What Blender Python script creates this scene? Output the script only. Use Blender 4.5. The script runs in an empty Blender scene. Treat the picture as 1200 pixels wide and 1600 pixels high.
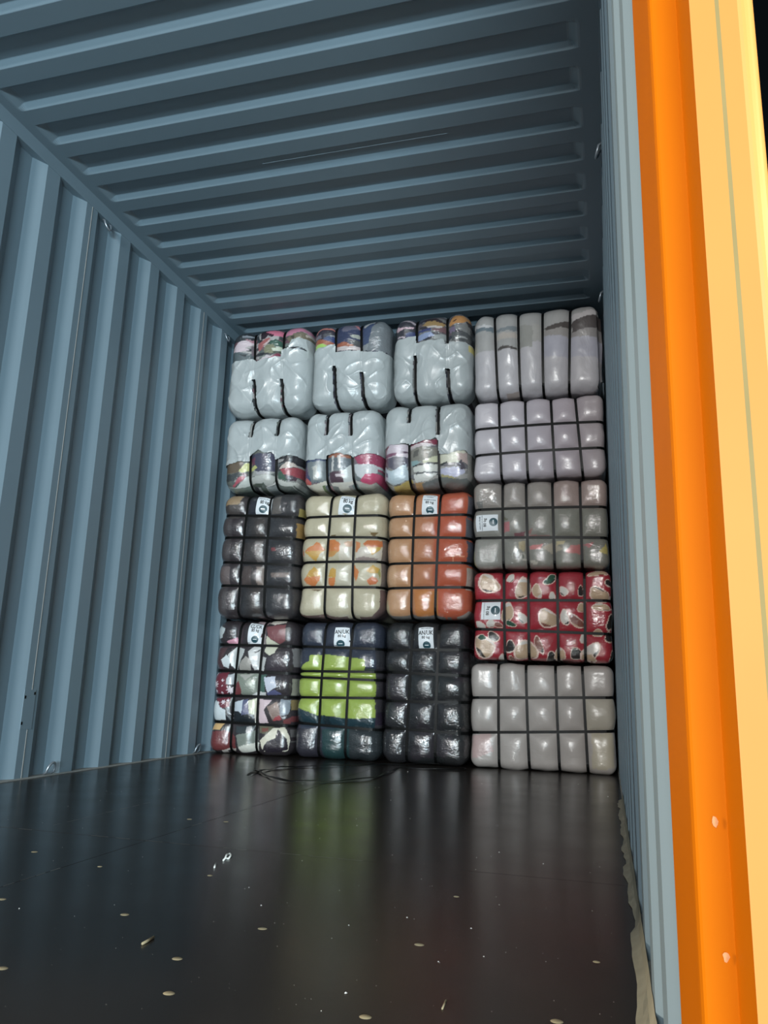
import bpy, bmesh, math, random
import numpy as np
from mathutils import Matrix, Vector

# ------------------------------------------------------------------ camera, world, lights, exposure
SC = bpy.context.scene
COL = SC.collection
F_PX = 1214.97
ROT = np.array([[0.96248858, -0.26951356, 0.03127587],
                [0.2696942, 0.93772716, -0.21893564],
                [0.02967789, 0.21915797, 0.97523792]])       # columns: right, forward, up
CAM = np.array([2.32724, 0.0, 0.415988])
cd = bpy.data.cameras.new('camera')
cam = bpy.data.objects.new('camera', cd)
COL.objects.link(cam)
cd.sensor_fit = 'AUTO'; cd.sensor_width = 36.0
cd.lens = F_PX / 1600.0 * 36.0
cd.clip_start = 0.01
m = Matrix.Identity(4)
for i in range(3):
    m[i][0] = ROT[i, 0]; m[i][1] = ROT[i, 2]; m[i][2] = -ROT[i, 1]; m[i][3] = CAM[i]
cam.matrix_world = m
SC.camera = cam

w = bpy.data.worlds.new('night_yard'); SC.world = w; w.use_nodes = True
w.node_tree.nodes['Background'].inputs['Color'].default_value = (0.30, 0.42, 0.55, 1)
w.node_tree.nodes['Background'].inputs['Strength'].default_value = 0.010

def area(name, loc, target, size, power, color, spread=180):
    l = bpy.data.lights.new(name, 'AREA'); l.shape = 'RECTANGLE'; l.size, l.size_y = size
    l.energy = power; l.color = color; l.spread = math.radians(spread)
    o = bpy.data.objects.new(name, l); COL.objects.link(o); o.location = loc
    d = Vector(target) - Vector(loc)
    o.rotation_euler = d.to_track_quat('-Z', 'Y').to_euler()
    return o
area('yard_floodlight', (1.40, -9.0, 2.62), (1.3, 4.4, 0.9), (1.3, 1.3), 900, (0.98, 0.98, 0.96))
area('cool_side_fill', (3.75, -6.0, 0.9), (0.6, 2.8, 1.7), (2.4, 0.8), 740, (0.70, 0.90, 1.0))  # added unseen cool lamp, brightens the left wall and roof ribs
area('warm_left_fill', (-3.0, -0.85, 1.3), (2.37, 1.15, 1.1), (0.6, 1.2), 330, (1.0, 0.87, 0.70))  # added unseen fill, brightens the near right wall and post flange
area('warm_street_lamp', (5.3, -0.40, 1.6), (2.43, 0.40, 1.1), (0.5, 0.5), 240, (1.0, 0.80, 0.55))
SC.view_settings.view_transform = 'Standard'
SC.view_settings.look = 'None'
SC.view_settings.gamma = 1.0
SC.view_settings.use_curve_mapping = False
SC.view_settings.exposure = 0.0

# ------------------------------------------------------------------ helpers
def ray(u, v):
    return ROT @ np.array([(u - 600) / F_PX, 1.0, -(v - 800) / F_PX])
def aty(u, v, y):
    d = ray(u, v); return CAM + d * (y / d[1])
def atz(u, v, z=0.0):
    d = ray(u, v); return CAM + d * ((z - CAM[2]) / d[2])
def lin(c):
    c = np.asarray(c, float) / 255.0
    return np.where(c <= 0.04045, c / 12.92, ((c + 0.055) / 1.055) ** 2.4)

def mesh_obj(name, verts, faces, mat, parent=None, smooth=False, loc=None):
    me = bpy.data.meshes.new(name)
    me.from_pydata([tuple(map(float, p)) for p in verts], [], [tuple(int(i) for i in f) for f in faces])
    me.validate(); me.update()
    if smooth: me.polygons.foreach_set('use_smooth', [True] * len(me.polygons))
    if mat: me.materials.append(mat)
    o = bpy.data.objects.new(name, me); COL.objects.link(o)
    if parent: o.parent = parent
    if loc is not None: o.location = loc
    return o
def fast_mesh(name, V, Q, mat, parent=None, colors=None, smooth=True):
    me = bpy.data.meshes.new(name)
    V = np.ascontiguousarray(V, np.float32); Q = np.ascontiguousarray(Q, np.int32)
    me.vertices.add(len(V)); me.vertices.foreach_set('co', V.ravel())
    me.loops.add(Q.size); me.loops.foreach_set('vertex_index', Q.ravel())
    me.polygons.add(len(Q))
    me.polygons.foreach_set('loop_start', np.arange(0, Q.size, 4, dtype=np.int32))
    me.polygons.foreach_set('loop_total', np.full(len(Q), 4, np.int32))
    me.update(calc_edges=True)
    me.polygons.foreach_set('use_smooth', np.full(len(Q), smooth, bool))
    if colors is not None:
        a = me.color_attributes.new('cloth', 'FLOAT_COLOR', 'POINT')
        c = np.ones((len(V), 4), np.float32); c[:, :3] = colors
        a.data.foreach_set('color', c.ravel())
    me.materials.append(mat)
    o = bpy.data.objects.new(name, me); COL.objects.link(o)
    if parent: o.parent = parent
    return o
def empty(name, loc, label=None, cat=None, group=None, kind=None):
    o = bpy.data.objects.new(name, None); COL.objects.link(o); o.location = loc
    o.empty_display_size = 0.1
    tag(o, label, cat, group, kind); return o
def tag(o, label=None, cat=None, group=None, kind=None):
    if label: o['label'] = label
    if cat: o['category'] = cat
    if group: o['group'] = group
    if kind: o['kind'] = kind
    return o
def box_vf(x0, x1, y0, y1, z0, z1):
    v = [(x0,y0,z0),(x1,y0,z0),(x1,y1,z0),(x0,y1,z0),(x0,y0,z1),(x1,y0,z1),(x1,y1,z1),(x0,y1,z1)]
    f = [(0,3,2,1),(4,5,6,7),(0,1,5,4),(1,2,6,5),(2,3,7,6),(3,0,4,7)]
    return v, f
def box(name, b, mat, parent=None):
    v, f = box_vf(*b); return mesh_obj(name, v, f, mat, parent)
def tube(name, pts, r, mat, parent=None, n=8, closed=False):
    pts = [Vector(p) for p in pts]; V = []; Fc = []
    N = len(pts); up = None
    for i, p in enumerate(pts):
        a = pts[(i-1) % N] if (closed or i > 0) else pts[i]
        b = pts[(i+1) % N] if (closed or i < N-1) else pts[i]
        t = (b - a).normalized()
        if up is None:
            up = t.orthogonal().normalized()
        else:
            up = (up - t * up.dot(t)).normalized()
        s = t.cross(up)
        for k in range(n):
            an = 2*math.pi*k/n
            V.append(p + (up*math.cos(an) + s*math.sin(an))*r)
    for i in range(N if closed else N-1):
        j = (i+1) % N
        for k in range(n):
            k2 = (k+1) % n
            Fc.append((i*n+k, i*n+k2, j*n+k2, j*n+k))
    if not closed:
        Fc.append(tuple(range(n-1, -1, -1))); Fc.append(tuple((N-1)*n+k for k in range(n)))
    return mesh_obj(name, V, Fc, mat, parent, smooth=True)

# hash / value noise in numpy
def h2(ix, iz, s):
    n = (ix.astype(np.int64)*374761393 + iz.astype(np.int64)*668265263 + s*982451653) & 0x7fffffff
    n = ((n ^ (n >> 13)) * 1274126177) & 0x7fffffff
    return ((n ^ (n >> 16)) & 0xffff) / 65535.0
def vn(x, z, s=0):
    ix = np.floor(x); iz = np.floor(z); fx = x-ix; fz = z-iz
    fx = fx*fx*(3-2*fx); fz = fz*fz*(3-2*fz)
    a = h2(ix, iz, s); b = h2(ix+1, iz, s); c = h2(ix, iz+1, s); d = h2(ix+1, iz+1, s)
    return (a*(1-fx)+b*fx)*(1-fz) + (c*(1-fx)+d*fx)*fz
def fbm(x, z, s=0):
    return (vn(x, z, s) + 0.5*vn(2.1*x, 2.1*z, s+7) + 0.25*vn(4.3*x, 4.3*z, s+13))/1.75

# ------------------------------------------------------------------ materials
def mat_base(name):
    M = bpy.data.materials.new(name); M.use_nodes = True
    nt = M.node_tree; p = nt.nodes['Principled BSDF']
    return M, nt, p
def node(nt, t, **kw):
    n = nt.nodes.new(t)
    for k, v in kw.items():
        if k in n.inputs: n.inputs[k].default_value = v
        else: setattr(n, k, v)
    return n
def noise_bump(nt, p, scale, strength, dist, detail=4, mapping=None, dest='Normal', distortion=0.0):
    tc = node(nt, 'ShaderNodeTexCoord')
    src = tc.outputs['Object']
    if mapping:
        mp = node(nt, 'ShaderNodeMapping'); mp.inputs['Scale'].default_value = mapping
        nt.links.new(src, mp.inputs['Vector']); src = mp.outputs['Vector']
    nz = node(nt, 'ShaderNodeTexNoise', Scale=scale, Detail=detail, Distortion=distortion)
    nt.links.new(src, nz.inputs['Vector'])
    b = node(nt, 'ShaderNodeBump', Strength=strength, Distance=dist)
    nt.links.new(nz.outputs['Fac'], b.inputs['Height'])
    nt.links.new(b.outputs['Normal'], p.inputs[dest])
    return nz, b
def simple(name, rgb, rough=0.5, var=0.12, scale=6.0, metallic=0.0, bump=0.0, spec=0.5, coat=0.0):
    M, nt, p = mat_base(name)
    c = lin(rgb)
    tc = node(nt, 'ShaderNodeTexCoord')
    nz = node(nt, 'ShaderNodeTexNoise', Scale=scale, Detail=6.0)
    nt.links.new(tc.outputs['Object'], nz.inputs['Vector'])
    mx = node(nt, 'ShaderNodeMix', data_type='RGBA')
    mx.inputs[6].default_value = (*(c*(1-var)), 1); mx.inputs[7].default_value = (*np.minimum(c*(1+var), 1), 1)
    nt.links.new(nz.outputs['Fac'], mx.inputs[0]); nt.links.new(mx.outputs[2], p.inputs['Base Color'])
    p.inputs['Roughness'].default_value = rough; p.inputs['Metallic'].default_value = metallic
    p.inputs['Specular IOR Level'].default_value = spec
    p.inputs['Coat Weight'].default_value = coat
    if bump:
        b = node(nt, 'ShaderNodeBump', Strength=bump, Distance=0.002)
        nt.links.new(nz.outputs['Fac'], b.inputs['Height']); nt.links.new(b.outputs['Normal'], p.inputs['Normal'])
    return M
def attr_mat(name, rough, coat, coat_rough, nscale, nstr, mapping, spec=0.5, cstr=None, crinkle=0.55):
    M, nt, p = mat_base(name)
    a = node(nt, 'ShaderNodeVertexColor', layer_name='cloth')
    nt.links.new(a.outputs['Color'], p.inputs['Base Color'])
    p.inputs['Roughness'].default_value = rough
    p.inputs['Specular IOR Level'].default_value = spec
    p.inputs['Coat Weight'].default_value = coat; p.inputs['Coat Roughness'].default_value = coat_rough
    nz, b = noise_bump(nt, p, nscale, nstr, 0.01, 5, mapping, 'Normal', 1.2)
    if coat:
        p.inputs['Coat IOR'].default_value = 1.75
        b2 = node(nt, 'ShaderNodeBump', Strength=cstr or nstr*1.6, Distance=0.01)
        nt.links.new(nz.outputs['Fac'], b2.inputs['Height'])
        # fine ladder-like crinkles where the film is pulled over the cloth
        tc = node(nt, 'ShaderNodeTexCoord'); mp = node(nt, 'ShaderNodeMapping')
        mp.inputs['Scale'].default_value = (0.30, 0.6, 1.5); mp.inputs['Rotation'].default_value = (0, 0.25, 0)
        nt.links.new(tc.outputs['Object'], mp.inputs['Vector'])
        n3 = node(nt, 'ShaderNodeTexNoise', Scale=95.0, Detail=3.0, Distortion=0.8)
        nt.links.new(mp.outputs['Vector'], n3.inputs['Vector'])
        n4 = node(nt, 'ShaderNodeTexNoise', Scale=9.0, Detail=2.0)
        nt.links.new(tc.outputs['Object'], n4.inputs['Vector'])
        rg_ = node(nt, 'ShaderNodeMapRange'); rg_.inputs[1].default_value = 0.42; rg_.inputs[2].default_value = 0.62
        rg_.inputs[3].default_value = 0.0; rg_.inputs[4].default_value = crinkle
        nt.links.new(n4.outputs['Fac'], rg_.inputs[0])
        b3 = node(nt, 'ShaderNodeBump', Distance=0.004)
        nt.links.new(rg_.outputs[0], b3.inputs['Strength']); nt.links.new(n3.outputs['Fac'], b3.inputs['Height'])
        nt.links.new(b2.outputs['Normal'], b3.inputs['Normal'])
        nt.links.new(b3.outputs['Normal'], p.inputs['Coat Normal'])
    return M
MAT = {}
MAT['paint'] = simple('blue_grey_paint', (123, 142, 153), 0.42, 0.05, 3.0, bump=0.06)
MAT['steel'] = simple('galvanised_steel', (150, 160, 168), 0.35, 0.1, 20, metallic=0.6)
MAT['orange'] = simple('orange_paint', (184, 98, 2), 0.6, 0.06, 9.0, bump=0.15, spec=0.06)
MAT['lamplit'] = simple('lamplit_orange_paint', (182, 126, 62), 0.5, 0.10, 7.0, bump=0.2)  # same orange post paint with the lamp's pale glare mixed into its colour
MAT['worn'] = simple('worn_paint_streak', (128, 114, 70), 0.7, 0.15, 20.0)
MAT['chip'] = simple('pale_paint_chip', (205, 150, 105), 0.8, 0.1, 30.0)
MAT['strap'] = simple('black_strapping', (11, 12, 12), 0.45, 0.2, 30.0, spec=0.16)
MAT['label'] = simple('label_paper', (222, 226, 230), 0.5, 0.03, 20.0, coat=0.3)
MAT['ink'] = simple('black_ink', (22, 24, 26), 0.5, 0.1, 20)
MAT['faint_ink'] = simple('grey_ink', (110, 116, 122), 0.5, 0.1, 20)
MAT['logo'] = simple('teal_ink', (38, 74, 84), 0.4, 0.15, 20)
MAT['seal'] = simple('torn_sealant', (140, 136, 118), 0.7, 0.3, 25, bump=0.3)
MAT['screw'] = simple('worn_screw_plug', (158, 145, 115), 0.6, 0.3, 60)
MAT['asphalt'] = simple('asphalt', (120, 120, 118), 0.85, 0.2, 4.0, bump=0.4)
MAT['dust'] = simple('pale_dust', (150, 150, 146), 0.9, 0.2, 30)
MAT['speck'] = simple('white_crumb', (215, 215, 210), 0.7, 0.2, 30)
MAT['wrap'] = attr_mat('film_wrapped_cloth', 0.5, 1.0, 0.09, 26.0, 0.28, (1.0, 1.0, 2.0), 0.4, 0.55, 0.8)
MAT['gloss'] = attr_mat('tight_film_wrapped_cloth', 0.45, 1.0, 0.08, 22.0, 0.20, (1.3, 1.0, 1.8), 0.4, 0.50, 0.8)
MAT['satin'] = attr_mat('satin_white_film', 0.38, 0.35, 0.25, 13.0, 0.22, (1.0, 1.0, 1.5), 0.5, 0.3, 0.3)
MAT['sack'] = attr_mat('woven_white_sack', 0.40, 0.25, 0.22, 12.0, 0.50, (1.0, 1.0, 0.55), 0.5, 0.5, 0.25)

def floor_mat():
    M, nt, p = mat_base('film_faced_plywood')
    tc = node(nt, 'ShaderNodeTexCoord')
    nz = node(nt, 'ShaderNodeTexNoise', Scale=2.2, Detail=7.0, Distortion=0.6)
    nt.links.new(tc.outputs['Object'], nz.inputs['Vector'])
    r = node(nt, 'ShaderNodeValToRGB')
    r.color_ramp.elements[0].position = 0.3; r.color_ramp.elements[0].color = (*lin((34, 30, 27)), 1)
    r.color_ramp.elements[1].position = 0.75; r.color_ramp.elements[1].color = (*lin((46, 41, 37)), 1)
    nt.links.new(nz.outputs['Fac'], r.inputs['Fac']); nt.links.new(r.outputs['Color'], p.inputs['Base Color'])
    n2 = node(nt, 'ShaderNodeTexNoise', Scale=5.0, Detail=8.0)
    nt.links.new(tc.outputs['Object'], n2.inputs['Vector'])
    mr = node(nt, 'ShaderNodeMapRange'); mr.inputs[3].default_value = 0.17; mr.inputs[4].default_value = 0.30
    nt.links.new(n2.outputs['Fac'], mr.inputs[0]); nt.links.new(mr.outputs[0], p.inputs['Roughness'])
    p.inputs['Specular IOR Level'].default_value = 0.13
    b = node(nt, 'ShaderNodeBump', Strength=0.04, Distance=0.01)
    nt.links.new(n2.outputs['Fac'], b.inputs['Height']); nt.links.new(b.outputs['Normal'], p.inputs['Normal'])
    return M
MAT['floor'] = floor_mat()

# ------------------------------------------------------------------ container shell
W, H = 2.35, 2.707
XR = 2.373                          # inner plane of the right wall (a sealing strip covers the floor joint)
WT = H - 0.066                      # top of the corrugated side sheets
PITCH, FL, WS, DEP = 0.2776, 0.083, 0.062, 0.034
Y0_IN = 2.7872                      # an inner flat starts here
Y_NEAR, Y_END = 0.50, 5.75

def corrugated_panel(name, yc, npitch, side, mat, parent):
    """one welded side sheet, cut in the middle of an inner flat at yc"""
    prof = [(yc, 0.0)]
    for k in range(npitch):
        b = yc + FL/2 + k*PITCH
        prof += [(b, 0), (b+WS, DEP), (b+PITCH-FL-WS, DEP), (b+PITCH-FL, 0)]
    prof.append((yc + npitch*PITCH, 0))
    V = []; Fc = []
    for y, d in prof:
        x = -d if side == 'l' else XR + d
        V += [(x, y, 0.0), (x, y, WT)]
    for i in range(len(prof)-1):
        q = (2*i, 2*i+1, 2*i+3, 2*i+2)
        Fc.append(q if side == 'l' else q[::-1])
    return mesh_obj(name, V, Fc, mat, parent)

wall_left = box('wall_left', (-0.07, -0.045, Y_NEAR, Y_END, -0.12, H+0.05), MAT['paint']); tag(wall_left, 'blue-grey corrugated steel side of the container, ribs running floor to roof', kind='structure')
wall_right = box('wall_right', (XR+0.045, XR+0.07, 0.78, Y_END, -0.12, H+0.05), MAT['paint']); tag(wall_right, 'pale grey corrugated container side seen nearly edge on at the right', kind='structure')
seam0 = Y0_IN + FL/2
for k, yc in enumerate([seam0-4*PITCH, seam0, seam0+4*PITCH]):
    corrugated_panel('corrugated_sheet', yc, 4 if k < 2 else 6, 'l', MAT['paint'], wall_left)
corrugated_panel('corrugated_sheet', seam0-8*PITCH, 4, 'l', MAT['paint'], wall_left)
RS = seam0 + 0.031
for k, yc in enumerate([RS-4*PITCH, RS, RS+4*PITCH]):
    corrugated_panel('corrugated_sheet', yc, 4 if k < 2 else 6, 'r', MAT['paint'], wall_right)
corrugated_panel('corrugated_sheet', RS-7*PITCH, 3, 'r', MAT['paint'], wall_right)
mesh_obj('corrugated_sheet', [(XR+DEP, 0.70, 0), (XR+DEP, 0.70, WT), (XR+DEP, RS-7*PITCH-FL/2-WS, 0), (XR+DEP, RS-7*PITCH-FL/2-WS, WT), (XR, RS-7*PITCH-FL/2, 0), (XR, RS-7*PITCH-FL/2, WT), (XR, RS-7*PITCH, 0), (XR, RS-7*PITCH, WT)], [(0,2,3,1),(2,4,5,3),(4,6,7,5)], MAT['paint'], wall_right)
for yc in (seam0-4*PITCH, seam0, seam0+4*PITCH):     # weld beads between the sheets
    box('weld_bead', (-0.001, 0.0016, yc-0.0016, yc+0.0016, 0, WT), MAT['dust'], wall_left)
# small riveted patch and punctures low on the first visible rib of the left wall
box('repair_plate', (0.0, 0.0025, Y0_IN-0.004, Y0_IN+0.064, 0.20, 0.36), MAT['paint'], wall_left)
for (yy, zz) in ((Y0_IN+0.058, 0.345), (Y0_IN+0.004, 0.33), (Y0_IN+0.001, 0.225)):
    box('puncture', (0.0005, 0.0035, yy-0.004, yy+0.004, zz-0.006, zz+0.006), MAT['strap'], wall_left)
# side rails (top tube closes the corrugation, bottom angle stands just proud of the floor)
r1 = box('trim_1', (-0.062, 0.002, Y_NEAR, Y_END, WT, H+0.03), MAT['paint']); tag(r1, 'square grey top rail where the left wall meets the roof', kind='structure')
r2 = box('trim_2', (XR-0.002, XR+0.062, Y_NEAR, Y_END, WT, H+0.03), MAT['paint']); tag(r2, 'grey top rail above the right wall', kind='structure')
r3 = box('trim_3', (-0.062, 0.004, Y_NEAR, Y_END, -0.12, 0.006), MAT['dust']); tag(r3, 'thin pale floor edge along the left wall', kind='structure')
r4 = box('trim_4', (XR-0.004, XR+0.062, 0.78, Y_END, -0.12, 0.006), MAT['dust']); tag(r4, 'thin pale floor edge along the right wall', kind='structure')
wb = box('wall_back', (-0.06, XR+0.07, Y_END, Y_END+0.04, -0.12, H+0.05), MAT['paint']); tag(wb, 'far end of the container hidden behind the bales', kind='structure')

# roof: sheets of five pressed ribs each, ribs stop short of the rails
ceiling = box('ceiling', (-0.06, XR+0.07, Y_NEAR, Y_END, H+0.045, H+0.06), MAT['paint']); tag(ceiling, 'dark blue-grey steel roof with pressed cross ribs', kind='structure')
RC, YB = 0.2124, 2.2536             # rib pitch, middle of one door-facing rib flank
def roof_sheet(y0, n, parent):
    e, er = 0.045, 0.045
    xs = [0.0, e*0.6] + [e+er*t for t in np.linspace(0, 1, 7)]
    xs = np.array(xs + [W-x for x in xs[::-1]] + [XR])
    kp = [-0.058, -0.045, 0.045, 0.058, 0.435, 0.448, 0.535, 0.548]      # phases of the bends
    kh = [1.0, 0.93, 0.07, 0.0, 0.0, 0.07, 0.93, 1.0]
    q0 = ((y0 - YB)/RC) % 1.0
    phs = sorted({0.0, 1.0} | {((p - q0) % 1.0) for p in kp})
    ys = np.array([y0 + RC*(k + a) for k in range(n) for a in phs[:-1]] + [y0 + RC*n])
    def hz(x, y):
        p = ((y - YB)/RC + 0.4) % 1.0 - 0.4 - 1e-9
        prof = np.interp(p, kp + [0.942, 1.2], kh + [1.0, 1.0])
        ex = np.clip((np.minimum(x, W-x)-e)/er, 0, 1)
        return H + 0.021*prof*ex*ex*(3-2*ex)
    X, Y = np.meshgrid(xs, ys)
    Z = hz(X, Y)
    V = np.stack([X, Y, Z], -1).reshape(-1, 3)
    nx = len(xs); idx = np.arange(len(V)).reshape(len(ys), nx)
    Q = np.stack([idx[:-1, :-1], idx[1:, :-1], idx[1:, 1:], idx[:-1, 1:]], -1).reshape(-1, 4)
    o = fast_mesh('roof_sheet', V, Q, MAT['paint'], parent, smooth=False)
    return o
ys0 = 2.805
for k in range(-2, 3):
    roof_sheet(ys0 + k*5*RC, 5, ceiling)
roof_sheet(ys0 + 3*5*RC-1e-4, 3, ceiling) if ys0+15*RC < Y_END else None
box('weld_bead', (0.9, 1.75, ys0-0.0008, ys0+0.0008, H-0.0010, H), MAT['paint'], ceiling)

# yard outside the doors, a lorry bed below the container floor
yard = box('ground', (-12, 14, -14, 0.30, -1.6, -1.5), MAT['asphalt']); tag(yard, 'asphalt yard outside the container doors', kind='structure')
# floor
floor = box('floor', (-0.04, XR+0.03, 0.47, Y_END, -0.12, -0.03), MAT['dust']); tag(floor, 'dark brown film-faced plywood container floor', kind='structure')
XS = 1.14
for (x0, x1) in ((0.004, XS-0.0012), (XS+0.0012, XR-0.004)):
    for (y0, y1) in ((0.47, 1.949), (1.952, 4.36), (4.3625, Y_END)):
        dy = 0.03 if x0 > 1 else 0.0
        v, f = box_vf(x0, x1, y0, y1, -0.029, 0.0)
        mesh_obj('plywood_panel', v, f, MAT['floor'], floor)
rng = random.Random(12)
def dust_line(x0, y0, x1, y1, n, width=0.0011):
    V = []; Fc = []
    dx, dy = x1-x0, y1-y0; L = math.hypot(dx, dy); nx_, ny_ = -dy/L*width, dx/L*width
    for k in range(n):
        if rng.random() < 0.25: continue
        a = (k+rng.uniform(0, 0.2))/n; b_ = (k+rng.uniform(0.6, 1.0))/n; q = rng.uniform(0.4, 1.1); i0 = len(V)
        V += [(x0+dx*a-nx_*q, y0+dy*a-ny_*q, 0.0004), (x0+dx*b_-nx_*q, y0+dy*b_-ny_*q, 0.0004), (x0+dx*b_+nx_*q, y0+dy*b_+ny_*q, 0.0004), (x0+dx*a+nx_*q, y0+dy*a+ny_*q, 0.0004)]
        Fc.append((i0, i0+1, i0+2, i0+3))
    return mesh_obj('seam_dust', V, Fc, MAT['dust'], floor)
dust_line(0.02, 1.9505, 1.75, 1.9505, 22); dust_line(1.14, 1.38, 1.14, 1.62, 5, 0.0007); dust_line(1.14, 2.1, 1.14, 2.55, 6, 0.0008); dust_line(0.785, 2.02, 0.785, 2.55, 8, 0.0009)
def disc(name, c, rx, ry, h, mat, parent, n=12, ang=0.0):
    V = [(c[0], c[1], c[2]+h)]; 
    for rr, hh in ((0.8, h), (1.0, 0.0)):
        for k in range(n):
            a = 2*math.pi*k/n; x, y = rx*rr*math.cos(a), ry*rr*math.sin(a)
            V.append((c[0]+x*math.cos(ang)-y*math.sin(ang), c[1]+x*math.sin(ang)+y*math.cos(ang), c[2]+hh))
    Fc = [(0, 1+k, 1+(k+1) % n) for k in range(n)] + [(1+k, 1+n+k, 1+n+(k+1) % n, 1+(k+1) % n) for k in range(n)]
    return mesh_obj(name, V, Fc, mat, parent, smooth=True)
for i, (u, v) in enumerate([(195,1429),(277,1498),(264,1552),(571,1589),(655,1476),(54,1331),(156,1354),(328,1368),(410,1451),(3,1405),(4,1513),(296,1280),(353,1284),(932,1503),(870,1596),(713,1401)]):
    p = atz(u, v)
    s = 0.0085 if i not in (6, 7, 13, 15) else 0.006
    disc('screw_plug', (p[0], p[1], 0.0), s, s*0.85, 0.0008, MAT['screw'], floor)
# torn sealing strip along the right floor edge
V = []; Fc = []
rng = random.Random(4)
n = 60
for i in range(n+1):
    y = 0.80 + (3.4-0.80)*i/n
    wx = 0.019 + 0.004*math.sin(i*0.9) + rng.uniform(-0.003, 0.003)
    if 1.6 < y < 1.85: wx -= 0.008*math.sin((y-1.6)*12.5)
    zt = 0.016 + rng.uniform(-0.004, 0.006)
    V += [(XR-wx, y, 0.0012), (XR-wx*0.6, y, 0.005+rng.uniform(0, 0.002)), (XR-wx*0.3, y, zt*0.6), (XR-0.001, y, zt+0.012)]
for i in range(n):
    for k in range(3):
        Fc.append((4*i+k, 4*i+k+1, 4*i+k+5, 4*i+k+4))
mesh_obj('torn_sealing_strip', V, Fc, MAT['seal'], wall_right)

# lashing rings welded to the walls
def lashing_ring(y, z, x, parent, up=True, lean=0.35, s=1):
    pts = []
    R0 = 0.030
    for k in range(15):
        a = math.radians(-20 + 220*k/14)
        yy = R0*0.8*math.cos(a); zz = R0*1.15*math.sin(a)
        if not up: zz = -zz
        pts.append((x + s*(0.010 + (abs(zz)+0.01)*lean), y+yy, z+zz))
    pts[0] = (x + s*0.001, pts[0][1], pts[0][2]); pts[-1] = (x+s*0.001, pts[-1][1], pts[-1][2])
    tube('lashing_ring', pts, 0.0052, MAT['steel'], parent)
for y in (1.48, 2.985, 4.26):
    lashing_ring(y, 0.022, 0.001, wall_left)
lashing_ring(2.94, 2.618, -0.004, wall_left, up=False); lashing_ring(4.235, 2.618, -0.004, wall_left, up=False)
for y in (1.68, 2.94, 4.2):
    lashing_ring(y, 2.618, XR+0.002, wall_right, up=False, s=-1)

# rest of the door frame, out of the picture
for nm, bx, lb in (('trim_6', (-0.16, -0.001, 0.40, 0.499, -0.3, 2.95), 'orange corner post at the left of the door opening'), ('trim_7', (-0.001, 2.42, 0.40, 0.499, H+0.01, 2.95), 'orange header over the door opening'), ('trim_8', (-0.001, 2.345, 0.38, 0.469, -0.3, -0.002), 'orange sill under the door opening')):
    tag(box(nm, bx, MAT['orange']), lb, kind='structure')
# right corner post and door frame, vertical steel section (plan outline, door side last)
PZ0, PZ1 = -0.45, 3.1
def strip(name, pts, mat, parent=None):
    V = []; Fc = []
    for x, y in pts: V += [(x, y, PZ0), (x, y, PZ1)]
    for i in range(len(pts)-1): Fc.append((2*i, 2*i+2, 2*i+3, 2*i+1))
    return mesh_obj(name, V, Fc, mat, parent)
CX = CAM[0]
post = empty('trim_5', (2.39, 0.48, 0.0), 'tall orange steel corner post of the container at the right edge', None, None, 'structure')
def pst(name, pts, mat):
    o = strip(name, [(x-2.39, y-0.48) for x, y in pts], mat, post)
    return o
pst('inner_flange', [(XR+DEP+0.01, 0.712), (CX+0.0665*0.700, 0.705), (CX+0.0662*0.695, 0.695), (CX+0.0853*0.512, 0.512)], MAT['orange'])
pst('rounded_edge', [(CX+0.0853*0.512, 0.512), (CX+0.0870*0.505, 0.505), (CX+0.0900*0.501, 0.501), (CX+0.0930*0.4995, 0.4995)], MAT['orange'])
pst('seal_face', [(CX+0.0930*0.4995, 0.4995), (CX+0.1252*0.497, 0.497)], MAT['orange'])
pst('return_flange', [(CX+0.1252*0.497, 0.497), (CX+0.1428*0.438, 0.438)], MAT['orange'])
ya = lambda s: 0.438 - (s-0.1428)*0.22
arc = [(CX+s*ya(s), ya(s)) for s in (0.1428, 0.150, 0.172, 0.1760)]
pst('outer_face', arc, MAT['lamplit'])
pst('worn_streak', [(CX+s*ya(s), ya(s)) for s in (0.1760, 0.1815)], MAT['worn'])
x0, y0 = CX+0.205*ya(0.205), ya(0.205)
ar2 = [(CX+s*ya(s), ya(s)) for s in (0.1815, 0.195, 0.205)]
for k in range(1, 9):
    a = math.radians(90*k/8); ar2.append((x0 + 0.0105*math.sin(a), y0 + 0.0105*(1-math.cos(a))))
ar2 += [(x0+0.0105, 0.60), (x0+0.0105, 0.80), (XR+0.03, 0.80)]
pst('outer_corner', ar2, MAT['lamplit'])
for (u, v, r) in ((1117, 1283, 0.0019), (1134, 1494, 0.0017), (1042, 592, 0.0012)):
    yy = 0.4972 if u > 1060 else 0.54
    p = aty(u, v, yy)
    V = []; n = 9; rr = random.Random(u)
    for k in range(n):
        a = 2*math.pi*k/n; q = r*rr.uniform(0.7, 1.2)
        V.append((p[0]-2.39+q*math.cos(a), yy-0.0012-0.48, p[2]+1.6*q*math.sin(a)))
    V.append((p[0]-2.39, yy-0.0016-0.48, p[2]))
    mesh_obj('paint_chip', V, [(k, (k+1) % n, n) for k in range(n)], MAT['chip'], post)
#BALES
# ------------------------------------------------------------------ bales
def gain(rgb):                       # paint colour of a cloth or film from its look under the yard light
    c = lin(rgb)*CLOTH_GAIN
    return np.minimum(c*0.86 + c.mean()*0.14, 0.85)
CLOTH_GAIN = np.array([1.04, 0.97, 0.95])
SHEET_GAIN = np.array([0.82, 0.76, 0.74])

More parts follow.
